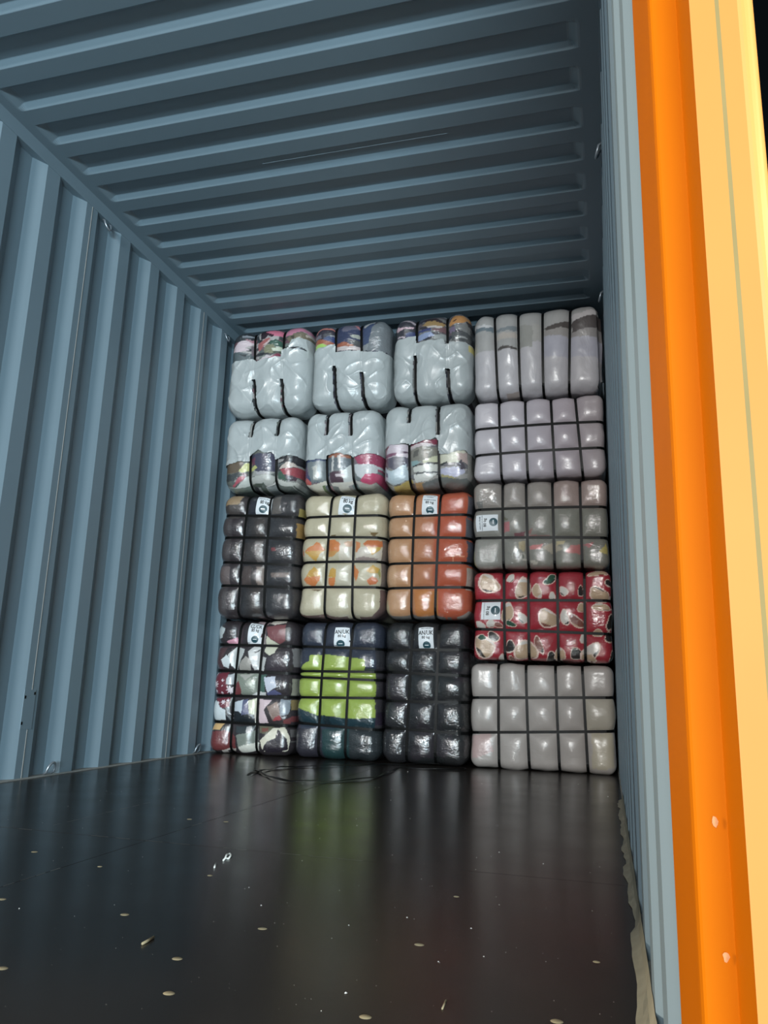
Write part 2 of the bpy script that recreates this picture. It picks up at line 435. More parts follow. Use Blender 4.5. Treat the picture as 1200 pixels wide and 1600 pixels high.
class Bale:
    """strapped, film-wrapped block; local frame: origin bottom centre of the strapped face, x right, y into the container, z up"""
    def __init__(s, name, label, box, yf, depth, vs, hs, R=0.056, af=0.029, asd=0.009, group=None, z0=None, seed=0, mat='wrap', res=0.0055, soft=0.55, yt=None, yb=None):
        (xl, xr, vt, vb) = box; um = (xl+xr)/2; vm = (vt+vb)/2
        group = group or {'blanket_bale': 'film-wrapped blanket bales', 'textile_bale': 'pale textile bales in the right stack'}.get(name)
        s.yf, s.d, s.R, s.af, s.as_, s.seed, s.soft = yf, depth, R, af, asd, seed, soft
        L = max(aty(xl, vm, yf+0.045)[0], 0.008); Rr = min(aty(xr, vm, yf+0.045)[0], XR-0.008)
        zt = aty(um, vt, (yf+(yt or yf))/2+0.05)[2]; zb = aty(um, vb, (yf+(yb or yf))/2+0.05)[2] if z0 is None else z0
        zt = min(zt, H-0.008)
        s.x0, s.z0 = (L+Rr)/2, zb
        g_ = 0.018 if R > 0.065 else 0.012
        s.w, s.h = Rr-L-2*asd-(g_ if R > 0.065 else 0.006), zt-zb-2*asd-(1.0*g_ if z0 is None else 0.5*g_)
        s.zoff = asd + (0.5*g_ if z0 is None else 0.0)
        s.root = empty(name, (s.x0, yf, zb+s.zoff), label, 'bale', group)
        s.vs = []; s.hs = []
        for (a, b) in vs:                    # (px top),(px bottom) -> x as a line in z
            pa, pb = s.loc(*a), s.loc(*b)
            k = (pa[0]-pb[0])/(pa[1]-pb[1]); s.vs.append((pb[0]-k*pb[1], k))
        for (a, b) in hs:
            pa, pb = s.loc(*a), s.loc(*b)
            k = (pa[1]-pb[1])/(pa[0]-pb[0]); s.hs.append((pa[1]-k*pa[0], k))
        s.build(mat, res)
    def loc(s, u, v, y=None):
        p = aty(u, v, (y or s.yf)); return (p[0]-s.x0, p[2]-s.z0-s.zoff)
    def pl(s, pts, c=None):
        if c is None: return np.array([s.loc(u, v, s.yf-0.015) for u, v in pts])
        ox, oy, k = c
        return np.array([s.loc(ox+X/k, oy+Y/k, s.yf-0.015) for X, Y in pts])
    def dips(s, x, z, lines, vert, lim):
        f = np.ones_like(x)
        pos = sorted(l[0] for l in lines)
        for (c, k) in lines:
            dd = np.abs(x-(c+k*z)) if vert else np.abs(z-(c+k*x))
            others = [abs(c-q) for q in pos if abs(c-q) > 0.03] + [abs(lim[0]-c)*1.6, abs(lim[1]-c)*1.6]
            Lh = min(others)*0.5
            t = np.clip((dd-0.0072)/Lh, 0, 1)
            f *= (1-(1-t)**2.2)**s.soft
        return f
    def surf(s, P, off=0.0, sheet=None):
        """P: points on the plain box -> bulged, rounded surface"""
        x, y, z = P[:, 0], P[:, 1], P[:, 2]; R = s.R
        q = np.stack([np.clip(x, -s.w/2+R, s.w/2-R), np.clip(y, R, s.d-R), np.clip(z, R, s.h-R)], 1)
        n = P - q; n /= np.maximum(np.linalg.norm(n, axis=1, keepdims=True), 1e-9)
        fx = s.dips(x, z, s.vs, True, (-s.w/2, s.w/2)); fz = s.dips(x, z, s.hs, False, (0, s.h))
        if sheet is not None: fx = fx + (1-fx)*sheet
        n2 = n*n
        f = fx**(1-n2[:, 0]) * fz**(1-n2[:, 2])
        A = s.af*n2[:, 1] + s.as_*(n2[:, 0]+n2[:, 2])
        lump = (vn(x*7+y*5, z*7+3.1, s.seed)-0.5)*0.010 + (vn(x*19+y*15, z*17, s.seed+5)-0.5)*0.005
        bar = 0.022*(1-(2*x/s.w)**2)*(1-(2*z/s.h-1)**2)*n2[:, 1]
        return q + n*(R + A*f + lump*np.minimum(f+0.05, 1) + bar + off)[:, None]
    def build(s, mat, res):
        nx = int(round(s.w/res)); nz = int(round(s.h/res))
        X = np.linspace(-s.w/2, s.w/2, nx+1); Z = np.linspace(0, s.h, nz+1)
        R = s.R
        Y = np.concatenate([np.linspace(0, R*1.2, 10), np.linspace(R*1.2, s.d-R, 9)[1:], np.linspace(s.d-R, s.d, 5)[1:]])
        ny = len(Y)-1
        I, J, K = np.meshgrid(np.arange(nx+1), np.arange(ny+1), np.arange(nz+1), indexing='ij')
        on = (I == 0)|(I == nx)|(J == 0)|(J == ny)|(K == 0)|(K == nz)
        ids = -np.ones(on.shape, np.int64); ids[on] = np.arange(on.sum())
        s.P = np.stack([X[I[on]], Y[J[on]], Z[K[on]]], 1)
        def quads(a, flip):
            q = np.stack([a[:-1, :-1], a[1:, :-1], a[1:, 1:], a[:-1, 1:]], -1).reshape(-1, 4)
            return q[:, ::-1] if flip else q
        s.Q = np.concatenate([quads(ids[:, 0, :], False), quads(ids[:, ny, :], True), quads(ids[0], True), quads(ids[nx], False), quads(ids[:, :, 0], True), quads(ids[:, :, nz], False)])
        s.C = np.zeros((len(s.P), 3)); s.mat = mat
    # --- colouring of the cloth
    def fill(s, rgb): s.C[:] = gain(rgb)
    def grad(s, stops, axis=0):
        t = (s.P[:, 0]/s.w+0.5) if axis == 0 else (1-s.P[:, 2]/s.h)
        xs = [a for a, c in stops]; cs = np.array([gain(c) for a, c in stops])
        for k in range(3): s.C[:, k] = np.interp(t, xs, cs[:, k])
    def warped(s, warp):
        x, z = s.P[:, 0], s.P[:, 2]
        wx = x + (fbm(x*38+11, z*38, s.seed+3)-0.5)*warp; wz = z + (fbm(x*38, z*38+17, s.seed+9)-0.5)*warp
        return wx, wz
    @staticmethod
    def inside(px, pz, poly):
        c = np.zeros(len(px), bool); n = len(poly); j = n-1
        for i in range(n):
            xi, zi = poly[i]; xj, zj = poly[j]
            den = (zj-zi) if abs(zj-zi) > 1e-9 else 1e-9
            c ^= ((zi > pz) != (zj > pz)) & (px < (xj-xi)*(pz-zi)/den + xi)
            j = i
        return c
    def paint(s, crop, ops, warp=0.010):
        wx, wz = s.warped(warp)
        front = s.P[:, 1] < 0.25*s.d
        for pts, rgb in ops:
            s.C[s.inside(wx, wz, s.pl(pts, crop)) & front] = gain(rgb)
    def patchwork(s, poly, palette, sx=0.13, sz=0.022, crop=None, seed=0):
        x, z = s.P[:, 0], s.P[:, 2]
        m_ = s.inside(x, z, s.pl(poly, crop)) if poly is not None else np.ones(len(x), bool)
        wob = fbm(x*9+seed, z*6, s.seed+seed)*3.2
        iz = np.floor(z/sz + wob); ix = np.floor(x/sx + 0.7*vn(z*20, x*4, seed))
        k = (h2(ix, iz, s.seed+seed)*len(palette)).astype(int) % len(palette)
        pal = np.array([gain(c) for c in palette])
        s.C[m_] = pal[k][m_]
    def mottle(s, amt=0.15, scale=22):
        f = fbm(s.P[:, 0]*scale+s.P[:, 1]*9, s.P[:, 2]*scale, s.seed+21)
        s.C *= (1+(f-0.5)*2*amt)[:, None]
    def finish(s, name='wrapped_cloth'):
        s.body = fast_mesh(name, s.surf(s.P), s.Q, MAT[s.mat], s.root, np.clip(s.C, 0, 0.9))
        return s
    def straps(s, skip_h=()):
        hw = 0.0074; th = 0.0012
        def ribbon(nm, P3, side):
            # centre path of box points -> ribbon with two edges
            out = []
            for sg in (-1, 1):
                Pq = P3 + side*sg*hw
                out.append((s.surf_base(Pq, 0.0004), s.surf_base(Pq, 0.0004+th)))
            n = len(P3); V = np.concatenate([out[0][0], out[0][1], out[1][1], out[1][0]])
            Q = []
            for i in range(n):
                j = (i+1) % n
                for k in range(4):
                    k2 = (k+1) % 4
                    Q.append((k*n+i, k*n+j, k2*n+j, k2*n+i))
            o = fast_mesh(nm, V, np.array(Q), MAT['strap'], s.root, smooth=False)
            return o
        m = 40
        for c, k in s.vs:
            tz = np.linspace(0, s.h, m); ty = np.concatenate([np.linspace(0, s.R*1.2, 9), np.linspace(s.R*1.2, s.d, 9)[1:]])
            z = np.concatenate([tz, np.full(len(ty)-1, s.h), tz[::-1][1:], np.zeros(len(ty)-2)])
            y = np.concatenate([np.zeros(m), ty[1:], np.full(m-1, s.d), ty[::-1][1:-1]])
            P3 = np.stack([c+k*z, y, z], 1)
            ribbon('vertical_strap', P3, np.array([1.0, 0, 0]))
        for i, (c, k) in enumerate(s.hs):
            tx = np.linspace(-s.w/2, s.w/2, m); ty = np.concatenate([np.linspace(0, s.R*1.2, 9), np.linspace(s.R*1.2, s.d, 9)[1:]])
            x = np.concatenate([tx, np.full(len(ty)-1, s.w/2), tx[::-1][1:], np.full(len(ty)-2, -s.w/2)])
            y = np.concatenate([np.zeros(m), ty[1:], np.full(m-1, s.d), ty[::-1][1:-1]])
            P3 = np.stack([x, y, np.clip(c+k*x, 0.02, s.h-0.02)], 1)
            ribbon('horizontal_strap', P3, np.array([0, 0, 1.0]))
    def surf_base(s, P, off):
        x, y, z = P[:, 0], P[:, 1], P[:, 2]; R = s.R
        q = np.stack([np.clip(x, -s.w/2+R, s.w/2-R), np.clip(y, R, s.d-R), np.clip(z, R, s.h-R)], 1)
        n = P - q; n /= np.maximum(np.linalg.norm(n, axis=1, keepdims=True), 1e-9)
        bar = 0.022*(1-(2*x/s.w)**2)*(1-(2*z/s.h-1)**2)*n[:, 1]**2
        return q + n*(R + bar + 0.0035 + off)[:, None]
    def sheet(s, poly, hidden, crop, ops=(), rgb=(186, 199, 202)):
        """white woven sack laid over the film: covers poly, lets straps show outside their hidden span"""
        P = s.P; x, z = P[:, 0], P[:, 2]
        pz = s.pl(poly, crop)
        cov = s.inside(x + (vn(z*40, x*5, 3)-0.5)*0.004, z + (vn(x*30, z*3, 5)-0.5)*0.010, pz) & (P[:, 1] < s.d*0.3)
        soft = np.zeros(len(P)); slit = np.zeros(len(P), bool)
        for (c, k), (va, vb) in zip(s.vs, hidden):
            um = s.px_of(c); za = s.loc(um, va)[1]; zb = s.loc(um, vb)[1]     # where the strap dives under the sack
            hid = np.clip((za-z)/0.02+1, 0, 1)*np.clip((z-zb)/0.02+1, 0, 1)
            near = np.abs(x-(c+k*z))
            soft = np.maximum(soft, hid*np.clip(1-near/0.06, 0, 1))
            slit |= (near < 0.0085+0.004*vn(z*60, z*0, 2)) & ((z > za) | (z < zb))
        V = s.surf(P, 0.0035, soft*0.72)
        # creases in the sack
        r1 = (1-np.abs(2*vn(x*9+z*8, z*4-x*6, s.seed+131)-1))**4; r2 = (1-np.abs(2*vn(x*8-z*11, z*4+x*8, s.seed+137)-1))**5
        r3 = (1-np.abs(2*vn(x*22-z*9, z*6+x*3, s.seed+33)-1))**4
        cr = 0.0075*r1 + 0.0065*r2 + 0.0018*r3
        V[:, 1] -= cr*np.clip(1-P[:, 1]/0.05, 0, 1)
        keep = cov & ~slit
        Q = s.Q[keep[s.Q].all(1)]
        used = np.unique(Q); remap = -np.ones(len(P), np.int64); remap[used] = np.arange(len(used))
        C = np.tile(np.minimum(lin(rgb)*SHEET_GAIN, 0.8), (len(P), 1))
        f = fbm(x*9, z*9, s.seed+41); C *= (1+(f-0.5)*0.16)[:, None]
        for pts, c_ in ops:
            C[s.inside(x, z, s.pl(pts, crop))] = gain(c_)
        return fast_mesh('white_sack_sheet', V[used], remap[Q], MAT['sack'], s.root, C[used])
    def px_of(s, c):
        # picture column of a vertical line on the face, at mid height
        p = np.array([s.x0+c, s.yf, s.z0+s.h/2]); q = ROT.T @ (p-CAM)
        return 600 + F_PX*q[0]/q[1]
    # --- label, mapped onto the bulged face
    def onface(s, pts2, off):
        P = np.stack([pts2[:, 0], np.zeros(len(pts2)), pts2[:, 1]], 1)
        return s.surf(P, off)
    def label(s, c4, lines, rot=False, logo=(0.5, 0.30), tint='logo'):
        """c4: picture corners tl, tr, br, bl; lines: (text or None, height, size, faint)"""
        tl, tr, br, bl = [np.array(s.loc(u, v, s.yf-0.02)) for u, v in c4]
        def at(a, b):                        # a right 0..1, b up 0..1 in reading direction
            if rot: a, b = 1-b, a            # text climbs: reading right = up
            return (bl*(1-a)+br*a)*(1-b) + (tl*(1-a)+tr*a)*b
        wR = np.linalg.norm((tr-tl) if not rot else (tl-bl)); hR = np.linalg.norm((tl-bl) if not rot else (tr-tl))
        n = 10
        g = np.array([at(i/n, j/n) for j in range(n+1) for i in range(n+1)])
        ii = np.arange((n+1)**2).reshape(n+1, n+1)
        Q = np.stack([ii[:-1, :-1], ii[:-1, 1:], ii[1:, 1:], ii[1:, :-1]], -1).reshape(-1, 4)
        lab = fast_mesh('paper_label', s.onface(g, 0.0016), Q, MAT['label'], s.root)
        lab['label'] = 'white printed paper label'
        def put(name, verts2, faces, mat, off):
            p2 = np.array([at(a, b) for a, b in verts2])
            me = s.onface(p2, off)
            mesh_obj(name, me, faces, mat, lab)
        for text, yb, size, faint in lines:
            if text is None:
                rr = random.Random(int(yb*1000)); a = 0.5-size/2; vv = []; ff = []
                while a < 0.5+size/2:
                    ww = rr.uniform(0.03, 0.07); hh = rr.uniform(0.025, 0.04)
                    b0 = len(vv); vv += [(a, yb), (a+ww, yb), (a+ww, yb+hh), (a, yb+hh)]; ff.append((b0, b0+1, b0+2, b0+3)); a += ww+rr.uniform(0.012, 0.03)
                put('small_print', vv, ff, MAT['faint_ink'], 0.0024)
            else:
                cu = bpy.data.curves.new('lettering', 'FONT'); cu.body = text; cu.align_x = 'CENTER'; cu.size = 1.0; cu.offset = 0.022
                ob = bpy.data.objects.new('lettering', cu); COL.objects.link(ob)
                bpy.context.view_layer.update()
                me = ob.evaluated_get(bpy.context.evaluated_depsgraph_get()).to_mesh()
                vv = [(0.5 + v.co.x*size, yb + v.co.y*size*wR/hR) for v in me.vertices]
                ff = [tuple(p.vertices) for p in me.polygons]
                ob.to_mesh_clear(); bpy.data.objects.remove(ob); bpy.data.curves.remove(cu)
                put('lettering', vv, ff, MAT['ink'] if not faint else MAT['faint_ink'], 0.0024)
        cx_, cy_ = logo; ry = 0.26*wR/hR; rx = 0.26
        vv = [(cx_, cy_)]; ff = []
        for r_ in (0.5, 1.0):
            for k in range(20):
                a = 2*math.pi*k/20; vv.append((cx_+rx*r_*math.cos(a), max(cy_+ry*r_*math.sin(a), 0.01)))
        for k in range(20):
            k2 = (k+1) % 20; ff += [(0, 1+k, 1+k2), (1+k, 21+k, 21+k2, 1+k2)]
        put('round_emblem', vv, ff, MAT[tint], 0.0022)
        e = [(-0.5, -0.08), (0.5, -0.08), (0.5, 0.12), (-0.5, 0.12)]
        put('emblem_mark', [(cx_+rx*a, cy_+ry*b) for a, b in e], [tuple(range(4))], MAT['label'], 0.0030)

def sub(lst, c): return [((c[0]+x/c[2]), (c[1]+y/c[2])) for x, y in lst]
TOPG = 'mixed clothing bales under white sacking'

# ---- top row, left: clothing shows above a white sack
c = (350, 505, 8.0)
b = Bale('clothing_bale', 'white-sacked clothing bale with pink tops showing, top row beside the left wall', (362, 489, 517, 653), 4.29, 0.8,
         [((400.5, 562), (401, 622)), ((445, 547), (443.5, 630))], [], R=0.068, af=0.034, asd=0.012, yb=4.32, seed=1, group=TOPG, res=0.0042)
b.patchwork(None, [(90,100,100),(165,165,165),(45,50,55),(110,80,90),(120,130,125),(60,66,70)], seed=1)
b.paint(c, [([(230,120),(420,120),(480,250),(230,230)],(45,52,58)), ([(240,190),(400,160),(470,190),(400,186),(250,212)],(140,150,160)),
 ([(140,350),(230,240),(400,240),(380,270),(290,330),(330,360),(150,400)],(205,192,200)), ([(270,220),(420,225),(410,262),(330,250)],(170,120,135)),
 ([(100,370),(380,400),(400,490),(100,520)],(84,98,102)), ([(210,410),(300,410),(290,450)],(35,45,50)), ([(340,300),(420,290),(410,420),(360,420)],(110,100,108)),
 ([(470,150),(560,100),(560,190),(540,230),(490,240)],(45,32,42)), ([(540,150),(640,100),(755,100),(750,180),(640,185)],(208,110,140)), ([(540,165),(640,165),(640,185),(560,190)],(60,30,45)),
 ([(440,300),(590,200),(600,250),(470,380)],(165,95,95)), ([(590,260),(660,220),(760,250),(750,320),(600,300)],(52,92,78)), ([(520,300),(590,230),(600,250),(550,300)],(200,180,180)),
 ([(530,350),(560,300),(640,290),(700,350),(640,405),(540,400)],(122,127,98)), ([(620,340),(760,300),(740,375),(650,375)],(190,205,185)), ([(640,380),(740,370),(740,410),(640,410)],(70,80,70)),
 ([(450,500),(560,430),(640,430),(540,500)],(190,185,190)), ([(490,510),(690,405),(740,405),(740,440),(560,500)],(122,42,68)),
 ([(770,180),(850,70),(1090,65),(1140,130),(990,130),(880,165)],(196,124,154)), ([(790,200),(880,160),(1010,135),(1140,170),(1100,260),(850,260)],(118,112,92)), ([(1000,150),(1120,130),(1130,160),(1010,175)],(190,180,170)), ([(850,190),(900,170),(900,230)],(70,70,60))], 0.014)
b.finish(); b.straps()
b.sheet([(90,515),(240,492),(395,470),(440,500),(600,470),(735,440),(738,362),(830,330),(870,235),(960,205),(1200,205),(1200,1400),(0,1400),(0,515)], [(563,597),(547,597)], c,
        [([(830,345),(890,322),(960,325),(1040,352),(930,352)],(40,45,52))])

c = (480, 495, 8.0)
b = Bale('clothing_bale', 'white-sacked clothing bale with lime and blue garments on top, second in the top row', (490, 614.5, 507, 642), 4.29, 0.8,
         [((526, 540), (526, 610)), ((566, 530), (569, 610))], [], R=0.068, af=0.034, asd=0.012, yb=4.32, seed=2, group=TOPG, res=0.0042)
b.patchwork(None, [(55,50,64),(70,75,95),(95,98,108),(45,45,52)], seed=2)
b.paint(c, [([(60,200),(200,140),(380,170),(370,330),(70,320)],(52,48,62)), ([(110,225),(200,165),(310,155),(380,190),(310,180),(200,190),(140,228)],(205,125,112)), ([(220,290),(280,252),(365,270),(355,335),(225,330)],(52,68,120)), ([(280,240),(370,235),(360,265)],(150,155,165)), ([(90,270),(200,240),(210,290),(100,300)],(110,112,125)),
 ([(40,330),(180,300),(360,340),(360,375),(40,370)],(158,90,58)), ([(80,440),(110,370),(200,355),(280,385),(200,405),(120,445)],(158,208,92)),
 ([(380,110),(660,90),(680,340),(380,345)],(52,62,94)), ([(440,195),(500,100),(600,95),(655,170),(480,212)],(100,100,120)), ([(580,110),(650,120),(670,180),(640,160)],(185,120,125)), ([(545,262),(620,232),(680,250),(665,298),(590,288)],(160,168,158)), ([(380,350),(480,338),(610,380),(560,402),(380,400)],(158,90,62)), ([(520,320),(680,310),(680,380),(600,378)],(78,82,84)), ([(380,402),(690,388),(690,445),(380,445)],(192,184,184)),
 ([(690,90),(860,70),(800,350),(700,380)],(62,78,112)), ([(710,130),(850,82),(855,102),(720,165)],(175,180,180)), ([(700,380),(800,350),(860,440),(700,450)],(130,140,145)), ([(780,360),(820,160),(920,60),(1030,50),(1090,130),(1060,450),(760,450)],(112,122,128))], 0.012)
b.finish(); b.straps()
b.sheet([(0,440),(120,438),(280,385),(372,360),(378,460),(560,452),(680,445),(690,458),(1060,455),(1100,330),(1300,330),(1300,1400),(-60,1400),(-60,440)], [(541,577),(551,586)], c)

c = (605, 485, 8.0)
b = Bale('clothing_bale', 'white-sacked clothing bale with gold and navy garments on top, third in the top row', (615.5, 740, 496, 632), 4.29, 0.8,
         [((652, 520), (650, 600)), ((700, 520), (702, 600))], [], R=0.068, af=0.034, asd=0.012, yb=4.32, seed=3, group=TOPG, res=0.0042)
b.patchwork(None, [(58,56,66),(140,145,148),(50,55,70),(95,90,95),(120,125,125)], seed=3)
b.paint(c, [([(80,160),(390,140),(390,340),(80,390)],(56,56,66)), ([(120,165),(250,125),(380,180),(340,195),(240,162)],(176,168,178)), ([(85,252),(170,215),(230,235),(330,220),(330,240),(230,252),(160,275)],(208,178,190)), ([(240,310),(300,280),(380,285),(370,345),(250,348)],(54,66,116)), ([(150,340),(240,345),(240,365),(160,365)],(190,180,190)),
 ([(400,230),(560,110),(740,170),(740,190),(480,180)],(58,48,54)), ([(440,215),(520,168),(735,180),(715,220),(520,228)],(158,132,80)), ([(570,262),(740,228),(745,295),(600,292)],(118,88,92)), ([(390,330),(560,298),(600,342),(420,405),(390,400)],(136,156,195)), ([(400,270),(560,250),(560,290),(400,300)],(60,70,120)), ([(600,330),(750,315),(750,385),(600,392)],(146,156,156)), ([(500,225),(700,215),(700,240),(520,250)],(190,185,180)),
 ([(770,190),(850,90),(1000,70),(1080,100),(930,165),(800,215)],(190,138,74)), ([(830,160),(880,135),(880,150),(840,170)],(70,45,35)), ([(960,155),(1090,110),(1100,200),(1000,190)],(52,46,50)), ([(850,205),(980,168),(1080,230),(1060,300),(860,262)],(128,132,132)), ([(780,245),(860,220),(850,295),(790,305)],(114,104,132)), ([(810,290),(1060,280),(1040,400),(820,400)],(80,85,88)), ([(850,350),(1000,330),(990,350),(860,370)],(150,155,155))], 0.012)
b.finish(); b.straps()
b.sheet([(-60,430),(90,420),(180,382),(375,340),(382,432),(560,408),(760,388),(812,412),(1200,410),(1200,1400),(-60,1400)], [(528,561),(542,581)], c,
        [([(1010,420),(1060,450),(1050,530),(1010,500)],(196,188,110))])

# ---- second row, left: sack above, clothing below
c = (350, 640, 8.889)
b = Bale('clothing_bale', 'clothing bale with white sack over its upper half, second row beside the left wall', (356, 477, 653, 772), 4.32, 0.8,
         [((396, 690), (393, 740)), ((436, 690), (433, 740))], [], R=0.068, af=0.034, asd=0.012, yt=4.29, yb=4.36, seed=4, group=TOPG, res=0.0042)
b.patchwork(None, [(90,98,98),(150,155,152),(60,62,66),(100,108,102)], seed=4)
b.paint(c, [([(40,820),(150,740),(300,740),(290,830),(220,890),(40,900)],(98,85,68)), ([(225,875),(330,750),(380,750),(370,860),(260,890)],(192,198,124)), ([(40,920),(220,890),(310,910),(250,960),(60,1000)],(62,68,70)), ([(280,880),(340,900),(320,960),(270,960)],(110,70,80)), ([(120,1040),(210,962),(290,930),(310,960),(200,1012),(130,1064)],(172,78,94)), ([(120,1090),(250,1000),(380,900),(380,1060),(200,1120)],(195,205,200)), ([(60,1100),(380,1060),(500,1220),(60,1240)],(112,128,120)),
 ([(390,640),(740,620),(730,870),(480,880),(390,800)],(66,68,90)), ([(390,690),(470,690),(460,785),(390,790)],(105,58,80)), ([(380,832),(450,795),(495,825),(420,875),(380,870)],(178,184,106)), ([(470,880),(640,870),(640,900),(480,920)],(165,168,172)), ([(390,950),(600,915),(740,950),(570,1080),(390,1025)],(172,178,174)), ([(390,1020),(560,1000),(600,1060),(520,1100),(390,1060)],(76,88,78)), ([(560,1080),(700,990),(740,1010),(640,1060)],(205,208,205)), ([(500,1100),(740,1050),(830,1200),(500,1220)],(132,142,142)),
 ([(740,690),(1000,640),(1110,660),(1100,780),(900,760),(750,760)],(38,38,44)), ([(760,700),(860,700),(840,740),(770,750)],(150,150,148)), ([(780,825),(900,745),(1030,790),(820,835)],(192,182,172)), ([(800,842),(1030,798),(1030,935),(860,915)],(158,66,76)), ([(850,912),(1010,940),(980,985),(880,965)],(74,62,72)), ([(750,880),(820,868),(900,965),(760,955)],(62,95,78)), ([(735,950),(900,990),(1060,1020),(1010,1085),(870,1095),(750,1025)],(200,206,200)), ([(1030,820),(1090,800),(1085,1000),(1040,990)],(90,60,75)), ([(740,1045),(1110,1085),(1110,1220),(740,1220)],(114,124,118))], 0.012)
b.finish(); b.straps()
b.sheet([(-60,815),(90,785),(230,750),(388,742),(395,680),(440,640),(520,600),(600,625),(640,637),(690,628),(725,655),(738,722),(850,672),(1000,652),(1180,690),(1180,-120),(-60,-120)], [(687,740),(685,740)], c)

c = (470, 635, 8.571)
b = Bale('clothing_bale', 'clothing bale with crimson garments below its white sack, middle of the second row', (478, 600.5, 642, 771), 4.32, 0.8,
         [((513, 685), (512.5, 740)), ((551, 685), (553, 740))], [], R=0.068, af=0.034, asd=0.012, yt=4.29, yb=4.36, seed=5, group=TOPG, res=0.0042)
b.patchwork(None, [(110,120,122),(85,95,105),(150,150,152),(120,110,118)], seed=5)
b.paint(c, [([(0,720),(380,720),(380,1010),(0,1000)],(58,76,112)), ([(110,760),(340,740),(345,995),(160,1005)],(112,124,128)), ([(180,820),(240,800),(240,980),(190,980)],(160,165,160)), ([(20,1005),(100,955),(155,1000),(155,1055),(60,1075)],(200,84,78)), ([(20,1062),(340,990),(380,1050),(120,1145)],(212,212,198)), ([(280,1055),(320,1045),(310,1085),(280,1085)],(95,120,80)), ([(250,1140),(400,1075),(480,1220),(240,1220)],(166,124,136)),
 ([(380,650),(700,640),(700,720),(380,712)],(150,95,72)), ([(380,712),(700,705),(700,860),(380,865)],(92,104,112)), ([(440,690),(470,690),(460,880),(430,880)],(190,192,190)), ([(520,680),(560,680),(550,850),(520,850)],(185,185,182)), ([(390,890),(570,888),(595,995),(400,1005)],(78,56,68)), ([(560,900),(710,760),(710,995),(590,1000)],(190,200,200)), ([(480,925),(600,918),(600,940),(490,945)],(190,180,185)), ([(390,1012),(710,985),(730,1045),(560,1088),(420,1064)],(204,204,194)), ([(430,1088),(665,1078),(672,1220),(480,1220)],(172,134,144)), ([(660,1078),(750,1060),(830,1220),(670,1220)],(112,134,134)),
 ([(720,690),(900,640),(1110,640),(1100,1010),(1000,800),(780,780)],(158,58,94)), ([(720,790),(850,780),(1030,800),(1020,890),(820,965),(730,900)],(190,198,202)), ([(790,980),(880,910),(1060,895),(1050,1025),(940,1050),(825,1022)],(192,60,106)), ([(1030,790),(1110,690),(1110,1045),(1050,1035)],(136,82,114)), ([(720,975),(940,1050),(1120,1030),(1120,1220),(800,1220)],(178,180,174))], 0.012)
b.finish(); b.straps()
b.sheet([(-60,745),(40,740),(375,735),(385,685),(470,662),(560,656),(690,688),(720,708),(800,670),(900,650),(1180,655),(1180,-120),(-60,-120)], [(683,740),(684,740)], c)

c = (590, 620, 7.5)
b = Bale('clothing_bale', 'clothing bale with long white sack and a yellow garment at its foot, second row', (601.5, 740, 632, 769), 4.32, 0.8,
         [((641, 665), (641, 730)), ((686, 660), (687, 740))], [], R=0.068, af=0.034, asd=0.012, yt=4.29, yb=4.36, seed=6, group=TOPG, res=0.0042)
b.patchwork(None, [(130,132,128),(95,100,102),(160,162,158),(110,110,115)], seed=6)
b.paint(c, [([(40,650),(180,580),(380,570),(380,720),(40,720)],(192,184,196)), ([(40,640),(180,588),(100,692),(40,700)],(136,58,80)), ([(60,682),(240,672),(230,712),(100,722)],(124,76,104)), ([(270,660),(370,650),(370,670),(280,682)],(90,70,90)), ([(70,730),(375,720),(360,835),(210,872)],(84,84,100)), ([(40,780),(180,882),(340,800),(390,945),(180,1030),(60,960)],(174,196,206)), ([(90,890),(150,900),(150,940),(100,940)],(90,105,125)), ([(110,1085),(400,958),(415,1015),(330,1095),(180,1180),(110,1180)],(180,164,84)), ([(380,1010),(420,1020),(420,1110),(370,1100)],(90,75,70)),
 ([(380,560),(720,500),(725,560),(640,578),(400,600)],(136,56,80)), ([(385,592),(560,560),(710,575),(500,612),(390,620)],(195,186,190)), ([(385,640),(560,598),(720,620),(710,735),(520,772),(385,765)],(128,128,118)), ([(440,650),(500,640),(480,720),(430,730)],(95,95,90)), ([(560,650),(640,640),(600,740),(560,740)],(150,145,130)), ([(540,770),(725,680),(730,765),(560,792)],(195,200,168)), ([(400,760),(530,780),(440,830),(400,820)],(130,165,168)), ([(420,822),(720,768),(720,786),(440,832)],(32,36,40)), ([(425,840),(710,798),(700,885),(430,892)],(196,202,196)), ([(440,905),(620,888),(600,922),(480,924)],(38,40,46)), ([(425,920),(710,898),(600,965),(450,985)],(202,208,204)), ([(430,990),(540,988),(510,1180),(440,1180)],(174,138,88)), ([(520,1000),(720,935),(790,1180),(510,1180)],(108,116,116)),
 ([(725,690),(1000,630),(1060,760),(720,800)],(202,206,186)), ([(920,675),(1060,655),(1060,795),(940,745)],(188,168,162)), ([(725,850),(960,828),(1010,890),(900,935),(735,905)],(180,186,212)), ([(930,805),(970,735),(1015,845),(960,865)],(80,76,86)), ([(735,790),(820,775),(820,795),(740,820)],(50,55,55)), ([(725,925),(950,945),(1150,950),(1150,1200),(770,1200)],(108,116,114)), ([(1050,640),(1180,630),(1180,960),(1060,960)],(150,152,146)), ([(740,912),(930,935),(930,948),(740,930)],(170,165,110))], 0.012)
b.finish(); b.straps()
b.sheet([(-60,640),(70,620),(180,588),(375,578),(385,595),(540,555),(690,512),(718,545),(728,690),(830,690),(910,660),(1010,640),(1050,655),(1240,640),(1240,-120),(-60,-120)], [(664,720),(683,740)], c)

